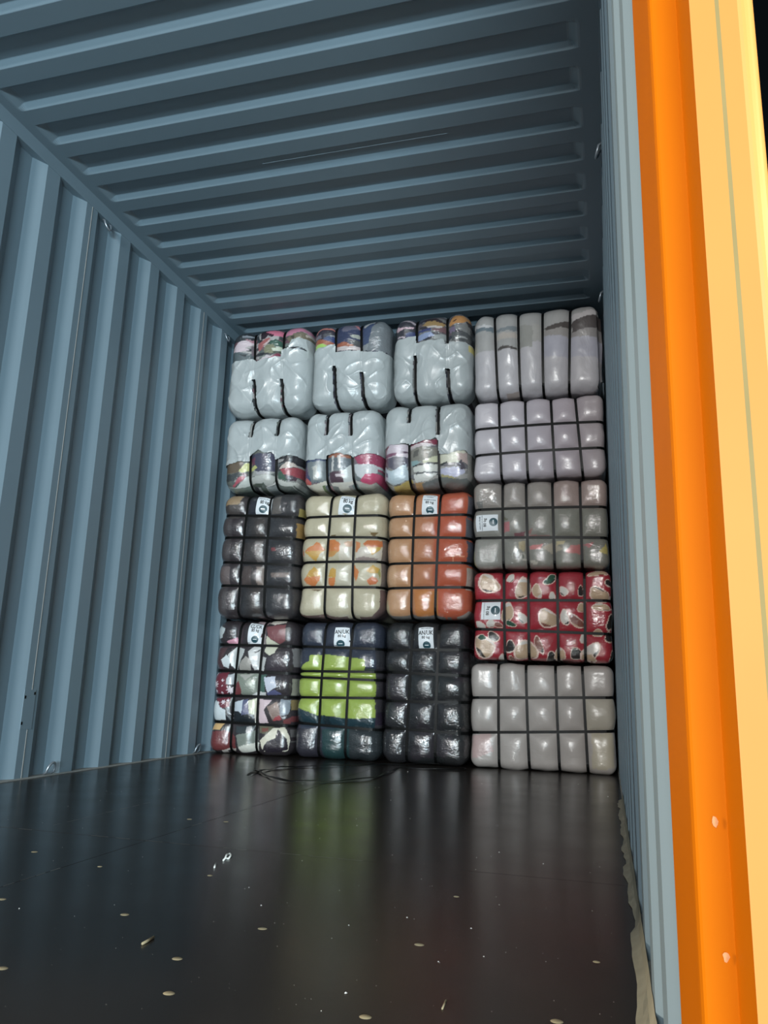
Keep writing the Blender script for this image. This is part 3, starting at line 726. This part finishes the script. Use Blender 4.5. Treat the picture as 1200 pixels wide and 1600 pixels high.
# ---- third row, left
c = (335, 765, 7.62)
b = Bale('blanket_bale', 'dark brown film-wrapped bale with tan corner and white label beside the left wall', (340, 473, 772, 969), 4.36, 0.8,
         [((386, 815), (377, 909)), ((422, 815), (416, 909))], [((387, 806.5), (450, 808)), ((386, 841), (453, 842)), ((378, 880), (452, 883)), ((378, 916), (450.5, 918))], yt=4.32, yb=4.40, seed=7, mat='gloss')
b.grad([(0,(78,74,76)),(0.13,(72,68,70)),(0.16,(52,46,50)),(0.3,(58,52,54)),(0.33,(44,46,50)),(0.55,(64,58,56)),(0.62,(50,52,56)),(1,(56,54,56))])
b.paint(c, [([(150,200),(190,70),(345,70),(315,180)],(160,138,104)), ([(130,200),(310,180),(310,340),(130,360)],(74,70,68)), ([(420,90),(640,90),(640,310),(400,310)],(40,42,52)), ([(70,930),(200,910),(190,1150),(70,1160)],(104,94,94)), ([(360,640),(520,640),(500,860),(330,860)],(58,54,54)), ([(500,620),(590,620),(600,860),(520,870)],(100,96,94)), ([(360,920),(470,920),(450,1140),(330,1140)],(78,68,66)), ([(520,920),(600,920),(600,1140),(520,1140)],(130,118,110)),
 ([(700,110),(800,90),(800,290),(690,290)],(92,88,84)), ([(690,1000),(890,1000),(890,1050),(690,1050)],(110,98,92)), ([(965,395),(1020,395),(1015,580),(965,580)],(150,118,58)), ([(1005,220),(1060,240),(1025,335),(1000,330)],(150,138,70)), ([(700,700),(750,700),(750,740),(700,740)],(120,60,64))], 0.006)  # pale band at lower right is a film highlight painted into the cloth
b.mottle(0.25, 14); b.finish(); b.straps()
b.label([(404, 778), (426, 779), (422, 803.5), (400, 803.5)], [(None, 0.86, 0.8, 1), ('80 kg', 0.64, 0.25, 0)], logo=(0.48, 0.30))

c = (465, 765, 7.62)
b = Bale('blanket_bale', 'cream bale printed with orange and yellow diamonds, third row second from the left', (473.5, 605, 771, 970), 4.36, 0.8,
         [((517, 815), (511.5, 896)), ((556, 815), (553, 896))], [((516, 808), (557, 806.7)), ((513.5, 840.5), (555.5, 840.5)), ((511.6, 879), (555.5, 878.5)), ((511, 918), (554, 918))], yt=4.32, yb=4.40, seed=8, mat='gloss', res=0.0042)
b.fill((182, 176, 148))
O, Yw = (200,118,48), (192,150,52)
b.paint(c, [([(520,610),(680,600),(680,860),(500,860),(520,730)],(196,190,172)), ([(700,690),(990,690),(990,850),(700,850)],(196,190,176)), ([(480,900),(680,900),(660,1150),(480,1150)],(186,182,160)),
 ([(110,740),(150,690),(200,670),(235,625),(280,650),(300,690),(340,715),(300,745)],O), ([(110,745),(320,728),(270,790),(240,830),(215,855),(170,820)],Yw), ([(75,720),(105,740),(95,800),(75,790)],(185,100,60)),
 ([(375,600),(450,600),(530,660),(510,740),(470,770),(400,800),(375,790)],O), ([(375,740),(500,740),(450,800),(375,810)],(192,140,66)), ([(560,640),(660,610),(660,680),(600,690)],(196,160,130)), ([(700,620),(760,640),(760,690),(720,750),(700,745)],(200,128,72)), ([(790,655),(840,605),(1000,605),(1000,682),(830,690)],(190,106,46)), ([(830,688),(985,685),(950,740),(900,785),(860,740)],(194,160,60)), ([(690,820),(800,800),(950,830),(930,850),(700,850)],(150,135,130)),
 ([(125,1040),(160,980),(210,925),(260,960),(290,1045),(200,1050)],Yw), ([(95,1080),(130,1045),(290,1040),(270,1090),(200,1160),(120,1120)],O), ([(375,1050),(400,960),(430,930),(475,960),(475,1052)],Yw), ([(375,1060),(470,1050),(450,1130),(410,1160),(375,1130)],O), ([(655,930),(680,900),(740,980),(720,1060),(700,1090),(660,1010)],O), ([(830,970),(900,900),(970,950),(960,1000),(880,1000)],(196,156,52)), ([(830,1085),(900,1035),(950,1085),(910,1130),(850,1130)],(200,110,52)), ([(960,930),(980,1000),(960,1060),(940,1000)],(150,150,80)),
 ([(870,510),(960,515),(905,560),(880,550)],(120,100,60)), ([(400,545),(470,545),(450,560),(400,560)],(120,105,70)),
 ([(1000,600),(1120,590),(1120,1180),(985,1180)],(112,104,98)), ([(970,1190),(1120,1180),(1120,1600),(860,1600),(880,1500),(960,1400)],(104,84,82)), ([(0,1480),(160,1495),(360,1485),(360,1500),(700,1520),(900,1500),(900,1620),(0,1620)],(116,92,82)), ([(150,1195),(300,1190),(250,1215)],(120,105,80))], 0.008)
b.mottle(0.06, 20); b.finish(); b.straps()
b.label([(533, 775.5), (558, 776.5), (554.5, 805), (528.5, 804)], [(None, 0.89, 0.5, 1), (None, 0.80, 0.85, 1), ('80 kg', 0.64, 0.25, 0)], logo=(0.52, 0.33))

c = (600, 765, 7.62)
b = Bale('blanket_bale', 'bale of tan to orange blankets under clear film, right of the cream diamond bale', (605.5, 740, 769, 971), 4.36, 0.8,
         [((648, 815), (645, 900)), ((687, 815), (683, 900))], [((651, 807), (688, 805.7)), ((646, 841), (686.6, 841)), ((645, 881), (685, 880.5)), ((645, 919), (684, 918.5))], yt=4.32, yb=4.40, seed=9, mat='gloss')
b.grad([(0,(184,144,104)),(0.28,(184,136,92)),(0.33,(180,122,78)),(0.56,(180,112,74)),(0.6,(184,86,50)),(0.85,(180,80,44)),(1,(175,80,44))])
b.paint(c, [([(360,1200),(640,1200),(650,1520),(380,1520)],(190,120,50)), ([(40,900),(150,900),(150,1160),(40,1160)],(190,150,110)), ([(990,60),(1120,100),(1120,340),(985,330)],(80,82,92)), ([(960,340),(1120,350),(1120,600),(960,580)],(88,92,100)), ([(975,600),(1120,620),(1120,920),(975,900)],(70,74,90)), ([(965,930),(1120,935),(1120,1200),(965,1200)],(168,162,150)), ([(820,1560),(880,1510),(1000,1450),(1120,1400),(1120,1640),(820,1640)],(158,156,148)), ([(0,1500),(380,1500),(700,1520),(840,1530),(840,1660),(0,1660)],(118,116,112)), ([(0,1380),(60,1300),(80,1500),(0,1520)],(170,158,120)),
 ([(815,860),(830,800),(880,775),(950,800),(940,815),(880,792),(840,810),(832,862)],(220,150,110))], 0.007)
b.mottle(0.07, 18); b.finish(); b.straps()
b.label([(661.5, 775), (683.5, 775.5), (683, 804.5), (659, 805)], [(None, 0.93, 0.6, 1), (None, 0.84, 0.35, 1), (None, 0.73, 0.8, 1), ('80 kg', 0.58, 0.25, 0)], logo=(0.55, 0.24))

# ---- bottom row, left
c = (325, 965, 7.273)
b = Bale('blanket_bale', 'patchwork bale with maroon snowflake cloth and white label, bottom row at the left wall', (328, 466.5, 969, 1177), 4.40, 0.8,
         [((374, 1020), (366, 1110)), ((411, 1020), (405, 1110))], [((373, 1008), (446, 1009.7)), ((352.5, 1048), (442, 1052)), ((366, 1087), (443, 1089.4)), ((366, 1129), (462.5, 1135.5))], z0=0.0, yt=4.36, seed=10, mat='gloss', res=0.0036)
b.fill((54, 50, 54))
def star(cx_, cy_, r, n=8):
    out = []
    for k in range(2*n):
        a = math.pi*k/n; q = r if k % 2 == 0 else r*0.42
        out.append((cx_+q*math.cos(a), cy_+q*math.sin(a)))
    return out
MR = (112, 40, 56); SN = (214, 208, 216)
b.paint(c, [([(70,180),(130,90),(205,130),(180,235),(70,245)],(176,192,196)), ([(215,270),(345,225),(355,305),(240,305)],(214,152,174)), ([(610,70),(690,70),(655,235),(600,255)],(78,42,48)), ([(340,60),(440,60),(400,310),(340,300)],(62,54,60)), ([(480,30),(700,30),(680,90),(600,60)],(170,150,156)),
 ([(675,120),(890,100),(890,265),(820,305),(700,225)],(126,74,78)), ([(690,70),(730,30),(870,20),(885,72),(770,108)],(218,214,202)), ([(665,300),(680,205),(745,260),(805,305),(780,405),(720,435),(655,390)],(206,210,188)), ([(640,180),(670,200),(660,310),(620,310)],(150,140,140)),
 ([(70,350),(240,340),(190,440),(180,600),(70,600)],(80,58,62)), ([(245,425),(330,335),(430,360),(420,420),(340,600),(280,545)],(182,192,192)), ([(165,480),(230,425),(285,490),(240,578),(185,555)],(204,218,222)), ([(375,520),(450,435),(515,480),(505,600),(365,600)],(158,158,152)), ([(475,390),(530,325),(620,340),(615,600),(540,600)],(198,204,204)), ([(635,440),(685,455),(640,610),(595,600)],(190,196,196)), ([(540,390),(600,360),(595,380),(550,405)],(70,72,74)), ([(690,450),(865,410),(890,600),(680,600)],(64,58,66)),
 ([(60,640),(245,620),(235,870),(50,870)],MR), (star(105,755,52),SN), (star(185,712,22,4),SN), (star(262,825,56),SN), (star(178,770,14,4),SN), (star(110,835,22,4),SN), (star(170,850,20,4),SN), ([(70,650),(130,625),(90,680)],SN),
 ([(330,640),(610,630),(600,870),(400,880),(330,760)],(130,142,130)), ([(240,650),(320,630),(310,765),(225,755)],(160,172,178)), ([(320,745),(370,718),(405,832),(372,885),(300,880)],(118,50,54)), ([(370,650),(540,640),(450,705)],(170,172,166)), ([(460,720),(560,700),(540,830),(480,760)],(165,175,160)), ([(590,650),(680,650),(660,860),(590,860)],(70,105,95)), ([(655,680),(780,665),(800,790),(690,855)],(196,206,222)), ([(680,855),(780,818),(850,875),(690,885)],(84,90,130)), ([(510,870),(600,838),(680,848),(660,895),(520,895)],(200,206,206)), ([(780,680),(850,680),(850,830),(800,790)],(60,60,66)),
 ([(100,910),(265,905),(255,1015),(170,1025)],MR), (star(190,960,34,6),SN), (star(240,940,26,4),SN), (star(130,965,18,4),SN), ([(50,990),(110,935),(160,1012),(215,1050),(205,1165),(60,1165)],(200,216,222)), ([(215,1100),(300,1050),(480,1060),(550,1200),(205,1200)],(32,40,46)), (star(275,1100,22,4),SN), (star(280,1140,16,4),SN), ([(310,960),(425,935),(405,1095),(360,1060),(310,1065)],(194,210,222)), ([(420,940),(475,925),(485,1090),(400,1105)],(86,94,128)), ([(475,940),(565,915),(575,1120),(490,1085)],(198,204,176)), ([(585,925),(735,935),(655,1050),(695,1200),(585,1200)],(214,194,202)), ([(540,1080),(570,1080),(565,1200),(540,1200)],(205,205,195)), ([(690,1010),(800,955),(840,1110),(740,1165)],(136,116,106)), ([(785,1125),(830,1108),(840,1165),(740,1175)],(158,62,68)),
 ([(830,930),(940,930),(900,1100),(830,1120)],(132,146,158)), ([(930,940),(1000,930),(1000,1020),(930,1060)],(140,125,80)), ([(850,1170),(960,1115),(940,1210),(850,1210)],(118,62,64)), ([(950,700),(1050,670),(1020,890),(940,890)],(150,154,136)), ([(940,350),(1050,350),(1050,600),(960,560)],(120,122,122)),
 ([(40,1280),(85,1200),(190,1205),(145,1270)],(208,172,110)), ([(20,1300),(200,1280),(320,1345),(315,1490),(20,1500)],(112,52,54)), ([(190,1230),(310,1225),(320,1330),(200,1280)],(64,60,64)), ([(325,1235),(565,1225),(485,1320),(335,1312)],(54,64,68)), ([(450,1240),(510,1240),(500,1340),(455,1320)],(170,172,172)), ([(335,1330),(480,1310),(570,1265),(570,1430),(350,1455)],(120,132,124)), ([(350,1450),(590,1415),(570,1530),(380,1530)],(208,214,204)), ([(590,1225),(770,1225),(690,1312),(595,1315)],(100,102,80)), ([(620,1260),(690,1250),(690,1290),(620,1300)],(120,72,60)), ([(595,1390),(660,1338),(740,1258),(870,1245),(925,1400),(895,1510),(640,1500),(610,1450)],(212,212,192)), ([(625,1490),(680,1408),(780,1368),(800,1262),(885,1380),(895,1490),(760,1520)],(40,36,46)), ([(930,1275),(1080,1255),(1080,1520),(930,1520)],(98,98,98)), ([(150,1500),(320,1470),(300,1530),(150,1530)],(190,185,178))], 0.008)
b.finish(); b.straps()
b.label([(391.5, 974.5), (411, 975.5), (407.5, 1006), (387.5, 1006)], [(None, 0.93, 0.6, 1), ('CL/CR', 0.74, 0.29, 0), ('80 kg', 0.60, 0.25, 0)], logo=(0.55, 0.22))

c = (460, 965, 7.111)
b = Bale('blanket_bale', 'navy bale with a large lime green panel across its middle, bottom row', (467, 600.5, 970, 1186), 4.40, 0.8,
         [((507, 1025), (502, 1105)), ((549, 1025), (544, 1105))], [((508.5, 1011.4), (584, 1014)), ((474, 1048.7), (586.6, 1050)), ((474, 1058), (590, 1063)), ((474, 1089.5), (599, 1091)), ((474, 1130), (593.6, 1141))], z0=0.0, yt=4.36, seed=11, mat='gloss', res=0.0042)
b.fill((48, 56, 72))
b.paint(c, [([(0,1000),(250,1080),(440,1115),(900,1110),(880,1250),(600,1250),(0,1180)],(28,56,66)), ([(0,1230),(310,1230),(310,1600),(0,1600)],(46,46,56)), ([(310,1235),(610,1230),(610,1600),(320,1600)],(30,62,64)), ([(610,1240),(960,1240),(960,1600),(610,1600)],(42,50,54)),
 ([(60,600),(100,550),(145,495),(185,488),(190,420),(330,412),(500,425),(790,465),(800,550),(775,595),(895,612),(885,1110),(700,1122),(520,1110),(400,1088),(250,1085),(60,1000)],(150,176,66)),
 ([(330,1085),(420,1088),(400,1130),(440,1200),(340,1190)],(24,44,52)), ([(895,560),(1100,560),(1100,1240),(880,1240)],(62,60,66)), ([(960,1180),(1100,1180),(1100,1600),(930,1600)],(66,64,66)), ([(890,340),(1100,340),(1100,560),(895,560)],(50,52,58)), ([(890,1060),(1000,1060),(980,1200),(880,1200)],(48,40,56))], 0.007)
b.mottle(0.10, 20); b.finish(); b.straps()
b.label([(525, 983), (546, 982.5), (547.5, 1009.5), (522, 1010)], [('AN/UK', 0.72, 0.31, 0), ('80 kg', 0.52, 0.25, 0)], logo=(0.42, 0.14))

b = Bale('blanket_bale', 'plain black bale in glossy film with white label, bottom row next to the grey bale', (601, 735.5, 971, 1192), 4.40, 0.8,
         [((643, 1030), (638, 1125)), ((685, 1030), (682, 1125))], [((643.5, 1015.7), (739, 1015.7)), ((639, 1051.7), (727, 1056)), ((637.6, 1095.7), (731.6, 1098)), ((604, 1137), (733, 1147))], z0=0.0, yt=4.36, seed=12, mat='gloss')
b.fill((42, 44, 48)); b.patchwork(None, [(40,42,46),(44,46,48),(38,42,44),(46,44,50)], sx=0.2, sz=0.09, seed=3)
b.mottle(0.2, 12); b.finish(); b.straps()
b.label([(654.5, 983.5), (677, 982.5), (678, 1013), (655, 1013)], [(None, 0.93, 0.6, 1), ('AN/UK', 0.70, 0.31, 0), ('80 kg', 0.50, 0.25, 0)], logo=(0.55, 0.15))

# ---- right stack, top to bottom
c = (730, 475, 5.4545)
b = Bale('textile_bale', 'silvery white bale with crumpled film along its top edge, top of the right stack', (741.5, 941, 488, 624), 4.30, 0.8,
         [((773.6, 508), (777, 592)), ((810, 500), (812.5, 592)), ((848, 495), (849, 603)), ((891, 493), (889.5, 594)), ((934, 500), (940, 592))], [], R=0.060, af=0.030, asd=0.010, yb=4.34, seed=13, mat='sack', res=0.006)
b.fill((180, 182, 188))
b.paint(c, [([(0,100),(1200,20),(1200,280),(880,290),(640,300),(440,400),(240,400),(0,440)],(160,164,164)), ([(0,215),(230,200),(230,245),(0,245)],(104,122,132)), ([(240,228),(430,195),(430,238),(240,250)],(120,132,138)), ([(20,180),(220,190),(220,205),(20,215)],(190,195,198)), ([(255,265),(425,255),(425,300),(255,320)],(176,172,165)), ([(265,390),(340,370),(430,385),(430,395),(265,405)],(80,78,76)), ([(440,190),(560,200),(560,385),(450,385)],(146,150,146)), ([(560,180),(640,190),(640,330),(560,340)],(165,168,165)), ([(645,225),(760,185),(880,150),(880,205),(680,240)],(84,80,78)), ([(650,245),(870,205),(870,290),(650,298)],(152,152,150)), ([(880,180),(960,130),(1130,70),(1150,195),(900,245)],(84,80,80)), ([(880,250),(1130,195),(1130,292),(880,292)],(142,142,142)), ([(890,110),(1080,50),(1090,85),(900,160)],(190,190,192)), ([(640,290),(1200,285),(1200,450),(640,470)],(168,172,186)),
 ([(200,800),(440,740),(440,900),(200,900)],(160,152,146)), ([(0,800),(260,780),(260,920),(0,920)],(168,160,152))], 0.016)
b.mottle(0.07, 30); b.finish(); b.straps()
b = Bale('textile_bale', 'smooth pale lilac-grey bale in a strap grid, second from the top of the right stack', (741.5, 946, 624, 753), 4.34, 0.8,
         [((780, 635), (784, 753)), ((821, 635), (825, 753)), ((861, 630), (868, 750)), ((899, 625), (911, 746))], [((781, 669.5), (904, 661.5)), ((781, 710), (907, 702))], R=0.036, af=0.028, asd=0.007, yt=4.30, yb=4.36, seed=14, mat='satin', res=0.006)
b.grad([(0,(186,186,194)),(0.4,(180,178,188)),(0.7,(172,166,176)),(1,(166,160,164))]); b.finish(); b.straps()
c = (730, 740, 5.217)
b = Bale('textile_bale', 'grey-green bale with pink patches and a sideways label, middle of the right stack', (741.5, 951, 753, 893), 4.36, 0.8,
         [((785.6, 755), (787, 888)), ((822, 755), (826, 888)), ((863, 755), (867, 888)), ((906, 755), (910, 888))], [((785.6, 796), (908, 793)), ((785.6, 841), (910, 840.6))], R=0.036, af=0.030, asd=0.007, yt=4.34, yb=4.38, seed=15, mat='gloss', res=0.005)
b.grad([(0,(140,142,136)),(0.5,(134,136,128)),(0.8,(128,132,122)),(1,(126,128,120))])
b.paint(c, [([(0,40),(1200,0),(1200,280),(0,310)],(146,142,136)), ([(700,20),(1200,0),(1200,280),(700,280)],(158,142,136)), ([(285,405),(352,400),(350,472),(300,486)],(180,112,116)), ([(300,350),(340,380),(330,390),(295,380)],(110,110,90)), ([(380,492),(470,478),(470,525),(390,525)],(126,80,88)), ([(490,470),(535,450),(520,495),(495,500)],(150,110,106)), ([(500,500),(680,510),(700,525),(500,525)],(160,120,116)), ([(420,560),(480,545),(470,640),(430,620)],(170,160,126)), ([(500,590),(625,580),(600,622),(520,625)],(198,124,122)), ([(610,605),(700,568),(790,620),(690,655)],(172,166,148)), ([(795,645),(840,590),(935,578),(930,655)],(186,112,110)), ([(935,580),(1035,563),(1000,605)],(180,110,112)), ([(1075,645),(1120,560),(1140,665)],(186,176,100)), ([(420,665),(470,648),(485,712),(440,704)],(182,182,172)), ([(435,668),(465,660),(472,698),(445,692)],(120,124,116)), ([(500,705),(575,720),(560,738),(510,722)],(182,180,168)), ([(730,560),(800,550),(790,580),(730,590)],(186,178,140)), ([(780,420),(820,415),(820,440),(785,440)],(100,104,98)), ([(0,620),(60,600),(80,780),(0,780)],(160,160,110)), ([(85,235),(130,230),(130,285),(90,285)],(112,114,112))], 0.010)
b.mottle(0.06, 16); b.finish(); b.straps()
b.label([(747, 806), (778.5, 804.5), (778.5, 829.5), (747.5, 831)], [(None, 0.86, 0.8, 1), (None, 0.76, 0.95, 1), ('80 kg', 0.58, 0.24, 0)], rot=True, logo=(0.52, 0.22))

c = (735, 885, 5.217)
b = Bale('blanket_bale', 'red bale printed with cream-edged pebble shapes, above the grey bale in the right stack', (741.5, 958, 893, 1036), 4.38, 0.8,
         [((787.7, 895), (789.6, 1034)), ((826, 895), (827, 1034)), ((871, 896), (873, 1034)), ((913, 896), (915, 1034))], [((787.7, 938.7), (913, 938.7)), ((789.6, 984.7), (915, 989.5))], R=0.036, af=0.028, asd=0.007, yt=4.36, yb=4.42, seed=16, mat='gloss', res=0.0036)
b.fill((164, 26, 46))
CR, TN, DK, WH, GN, BR = (226,204,190), (190,166,134), (44,42,40), (205,205,198), (40,84,64), (128,74,60)
rg = random.Random(21)
def pebble(cx_, cy_, rx, ry, ang, inner, band):
    """plain cream-edged leaf or pebble: outline, filling and one slanted band"""
    def ell(k, sx=1.0, n=22):
        out = []
        for i in range(n):
            a = 2*math.pi*i/n; q = k*(1+0.10*math.sin(3*a+ang*5))
            x, y = rx*q*math.cos(a)*sx, ry*q*math.sin(a)
            out.append((cx_+x*math.cos(ang)-y*math.sin(ang), cy_+x*math.sin(ang)+y*math.cos(ang)))
        return out
    e1, e2 = ell(1.0), ell(0.86)
    ops = [(e1, CR), (e2, inner)]
    n = len(e2)
    ops.append((e2[2:8], band))
    if rx > 45: ops.append((e2[13:19], WH if band != WH else DK))
    return ops
PB = [(155,150,92,70,0.5,TN,DK),(430,185,62,90,0.3,TN,DK),(545,205,40,62,-0.3,TN,WH),(330,105,36,26,-0.5,WH,GN),(650,115,62,32,-0.6,GN,DK),(762,205,44,34,0.9,WH,DK),(668,245,26,34,0,WH,BR),(900,205,24,48,0,DK,DK),(1050,235,92,60,0.5,TN,WH),(1035,68,84,24,-0.1,TN,BR),
      (1120,140,40,30,0.6,DK,WH),(305,380,52,84,0.2,TN,GN),(330,470,50,24,0.4,GN,WH),(430,425,54,34,0.9,WH,DK),(635,430,92,74,0.6,TN,BR),(770,420,36,70,-0.2,WH,DK),(865,450,84,40,0.7,BR,TN),(905,340,36,40,0.2,TN,BR),(1060,335,76,32,0.1,TN,DK),(1135,460,36,72,0.1,DK,TN),
      (170,468,40,34,0,WH,BR),(85,480,40,28,0.5,WH,BR),(230,480,40,22,0.3,BR,CR),(120,650,96,76,1.0,TN,DK),(100,580,34,26,0.2,GN,WH),(190,575,56,40,0.8,DK,WH),(255,745,28,36,0,WH,TN),(325,655,42,56,0.2,DK,WH),(455,685,100,80,0.1,TN,BR),(340,745,34,24,0.4,BR,WH),(560,640,30,80,-0.4,BR,DK),(660,745,40,54,0.3,DK,TN),(730,720,48,56,0.2,TN,DK),
      (865,710,54,46,0.3,DK,WH),(920,590,26,44,0,WH,TN),(985,690,92,54,-0.5,WH,DK),(960,740,70,36,0.2,TN,BR),(1040,545,44,34,0,TN,WH),(1130,580,36,50,0,DK,TN),(1150,740,26,52,0,DK,BR)]
ops = []
for p in PB: ops += pebble(*p)
b.paint(c, ops, 0.004)
b.mottle(0.08, 16); b.finish(); b.straps()
b.label([(753, 941), (782.5, 940.5), (782, 968.5), (752, 968.5)], [(None, 0.84, 0.95, 1), ('80 kg', 0.60, 0.24, 0)], rot=True, logo=(0.52, 0.26))

b = Bale('textile_bale', 'plain grey-white bale in a strap grid, bottom of the right stack on the floor', (736.5, 962, 1036, 1203), 4.42, 0.8,
         [((779, 1047), (780, 1190)), ((822, 1047), (827, 1190)), ((868, 1047), (874, 1190)), ((910, 1047), (918, 1190))], [((778.5, 1090), (912, 1090)), ((780, 1144), (917, 1143))], R=0.040, af=0.030, asd=0.008, yt=4.38, seed=17, z0=0.0, mat='satin', res=0.006)
b.fill((170, 168, 164))
b.paint((735, 1035, 1.0), [([(0,115),(30,110),(36,140),(5,150)],(186,164,162)), ([(190,112),(222,108),(222,165),(190,165)],(176,172,152)), ([(180,55),(225,55),(225,108),(180,108)],(172,170,156))], 0.02)
b.mottle(0.05, 10); b.finish(); b.straps()

# ------------------------------------------------------------------ loose things on the floor
def loose_strap(name, px, label, lift=0.003, width=0.013):
    P = [Vector(atz(u, v)) for u, v in px]
    pts = []
    for i in range(len(P)-1):                   # Catmull-Rom
        p0, p1, p2, p3 = P[max(i-1, 0)], P[i], P[i+1], P[min(i+2, len(P)-1)]
        for k in range(8):
            t = k/8; pts.append(0.5*((2*p1)+(p2-p0)*t+(2*p0-5*p1+4*p2-p3)*t*t+(3*p1-p0-3*p2+p3)*t**3))
    pts.append(P[-1]); V = []; Fc = []
    o = pts[0].copy()
    for i, p in enumerate(pts):
        a = pts[max(i-1, 0)]; b_ = pts[min(i+1, len(pts)-1)]
        t = (b_-a).normalized(); n = Vector((-t.y, t.x, 0))
        z = lift + 0.006*abs(math.sin(i*0.37))
        tw = 0.006*math.sin(i*0.21)
        for sg in (-1, 1):
            q = p - o + n*width/2*sg; V += [(q.x, q.y, z+tw*sg*0.4+0.003), (q.x, q.y, z+tw*sg*0.4+0.0045)]
    for i in range(len(pts)-1):
        a = 4*i; b_ = a+4
        Fc += [(a, b_, b_+2, a+2), (a+1, a+3, b_+3, b_+1), (a, a+1, b_+1, b_), (a+2, b_+2, b_+3, a+3)]
    Fc += [(0, 2, 3, 1), (len(V)-4, len(V)-3, len(V)-1, len(V)-2)]
    lo = min(v[2] for v in V); V = [(x, y, z-lo+0.0004) for x, y, z in V]
    ob = mesh_obj(name, V, Fc, MAT['strap'], None, loc=(o.x, o.y, 0.0)); return tag(ob, label, 'strap')
loose_strap('loose_strap', [(387,1213),(402,1208),(420,1204),(453,1200),(537,1198),(603,1196),(680,1196),(725,1202),(715,1204),(690,1204),(630,1202),(608,1208),(577,1218),(503,1223),(443,1221),(413,1212),(398,1203)], 'discarded black plastic strap lying in a long open loop on the floor')
tube_pts = []
def string(name, px, r, mat, label, cat, group=None):
    P = [atz(u, v) for u, v in px]; o = P[0]
    ob = tube(name, [(p[0]-o[0], p[1]-o[1], r) for p in P], r, mat, None, 6); ob.location = (o[0], o[1], 0.0)
    return tag(ob, label, cat, group)
string('twisted_tie', [(349,1346),(352,1342),(357,1343),(361,1338),(359,1335),(354,1337),(352,1342)], 0.0024, MAT['speck'], 'small white twisted tie lying on the dark floor', 'tie')
string('paper_scrap', [(335,1357),(337,1351)], 0.0022, MAT['speck'], 'tiny white paper scrap below the twisted tie', 'scrap')
string('wood_splinter', [(222,1477),(231,1472),(240,1466)], 0.0022, MAT['screw'], 'pale wood splinter on the floor among the screw plugs', 'splinter', 'wood splinters on the floor')
string('wood_splinter', [(691,1578),(694,1571),(697,1564)], 0.0012, MAT['screw'], 'thin faint splinter standing out at the front of the floor', 'splinter', 'wood splinters on the floor')
# dust specks: one object
V = []; Fc = []; rg = random.Random(9)
spots = [(540,1552,5),(636,1434,3),(685,1503,3),(545,1446,2.4),(736,1451,3),(756,1495,2.6),(849,1350,2.2),(780,1332,2.2),(30,1420,3),(408,1415,3),(389,1387,2),(502,1580,2.4),(780,1414,1.6),(950,1245,2),(957,1263,1.8),(637,1206,2.2)]
for k in range(150):
    spots.append((rg.uniform(0, 960), rg.uniform(1215, 1590), rg.uniform(0.5, 1.3)))
for u, v, s_ in spots:
    p = atz(u, v)
    if not (0.01 < p[0] < 2.33 and 0.5 < p[1] < 4.3): continue
    r = s_*p[1]/F_PX*0.5; b0 = len(V); a0 = rg.uniform(0, 3)
    for k in range(5):
        a = a0+2*math.pi*k/5; q = r*rg.uniform(0.7, 1.2); V.append((p[0]+q*math.cos(a), p[1]+q*math.sin(a), 0.0003))
    V.append((p[0], p[1], r*0.8+0.0003))
    Fc += [(b0+k, b0+(k+1) % 5, b0+5) for k in range(5)]
tag(mesh_obj('dust_specks', V, Fc, MAT['speck']), 'scattered pale crumbs and dust specks over the dark plywood floor', 'dust', None, 'stuff')
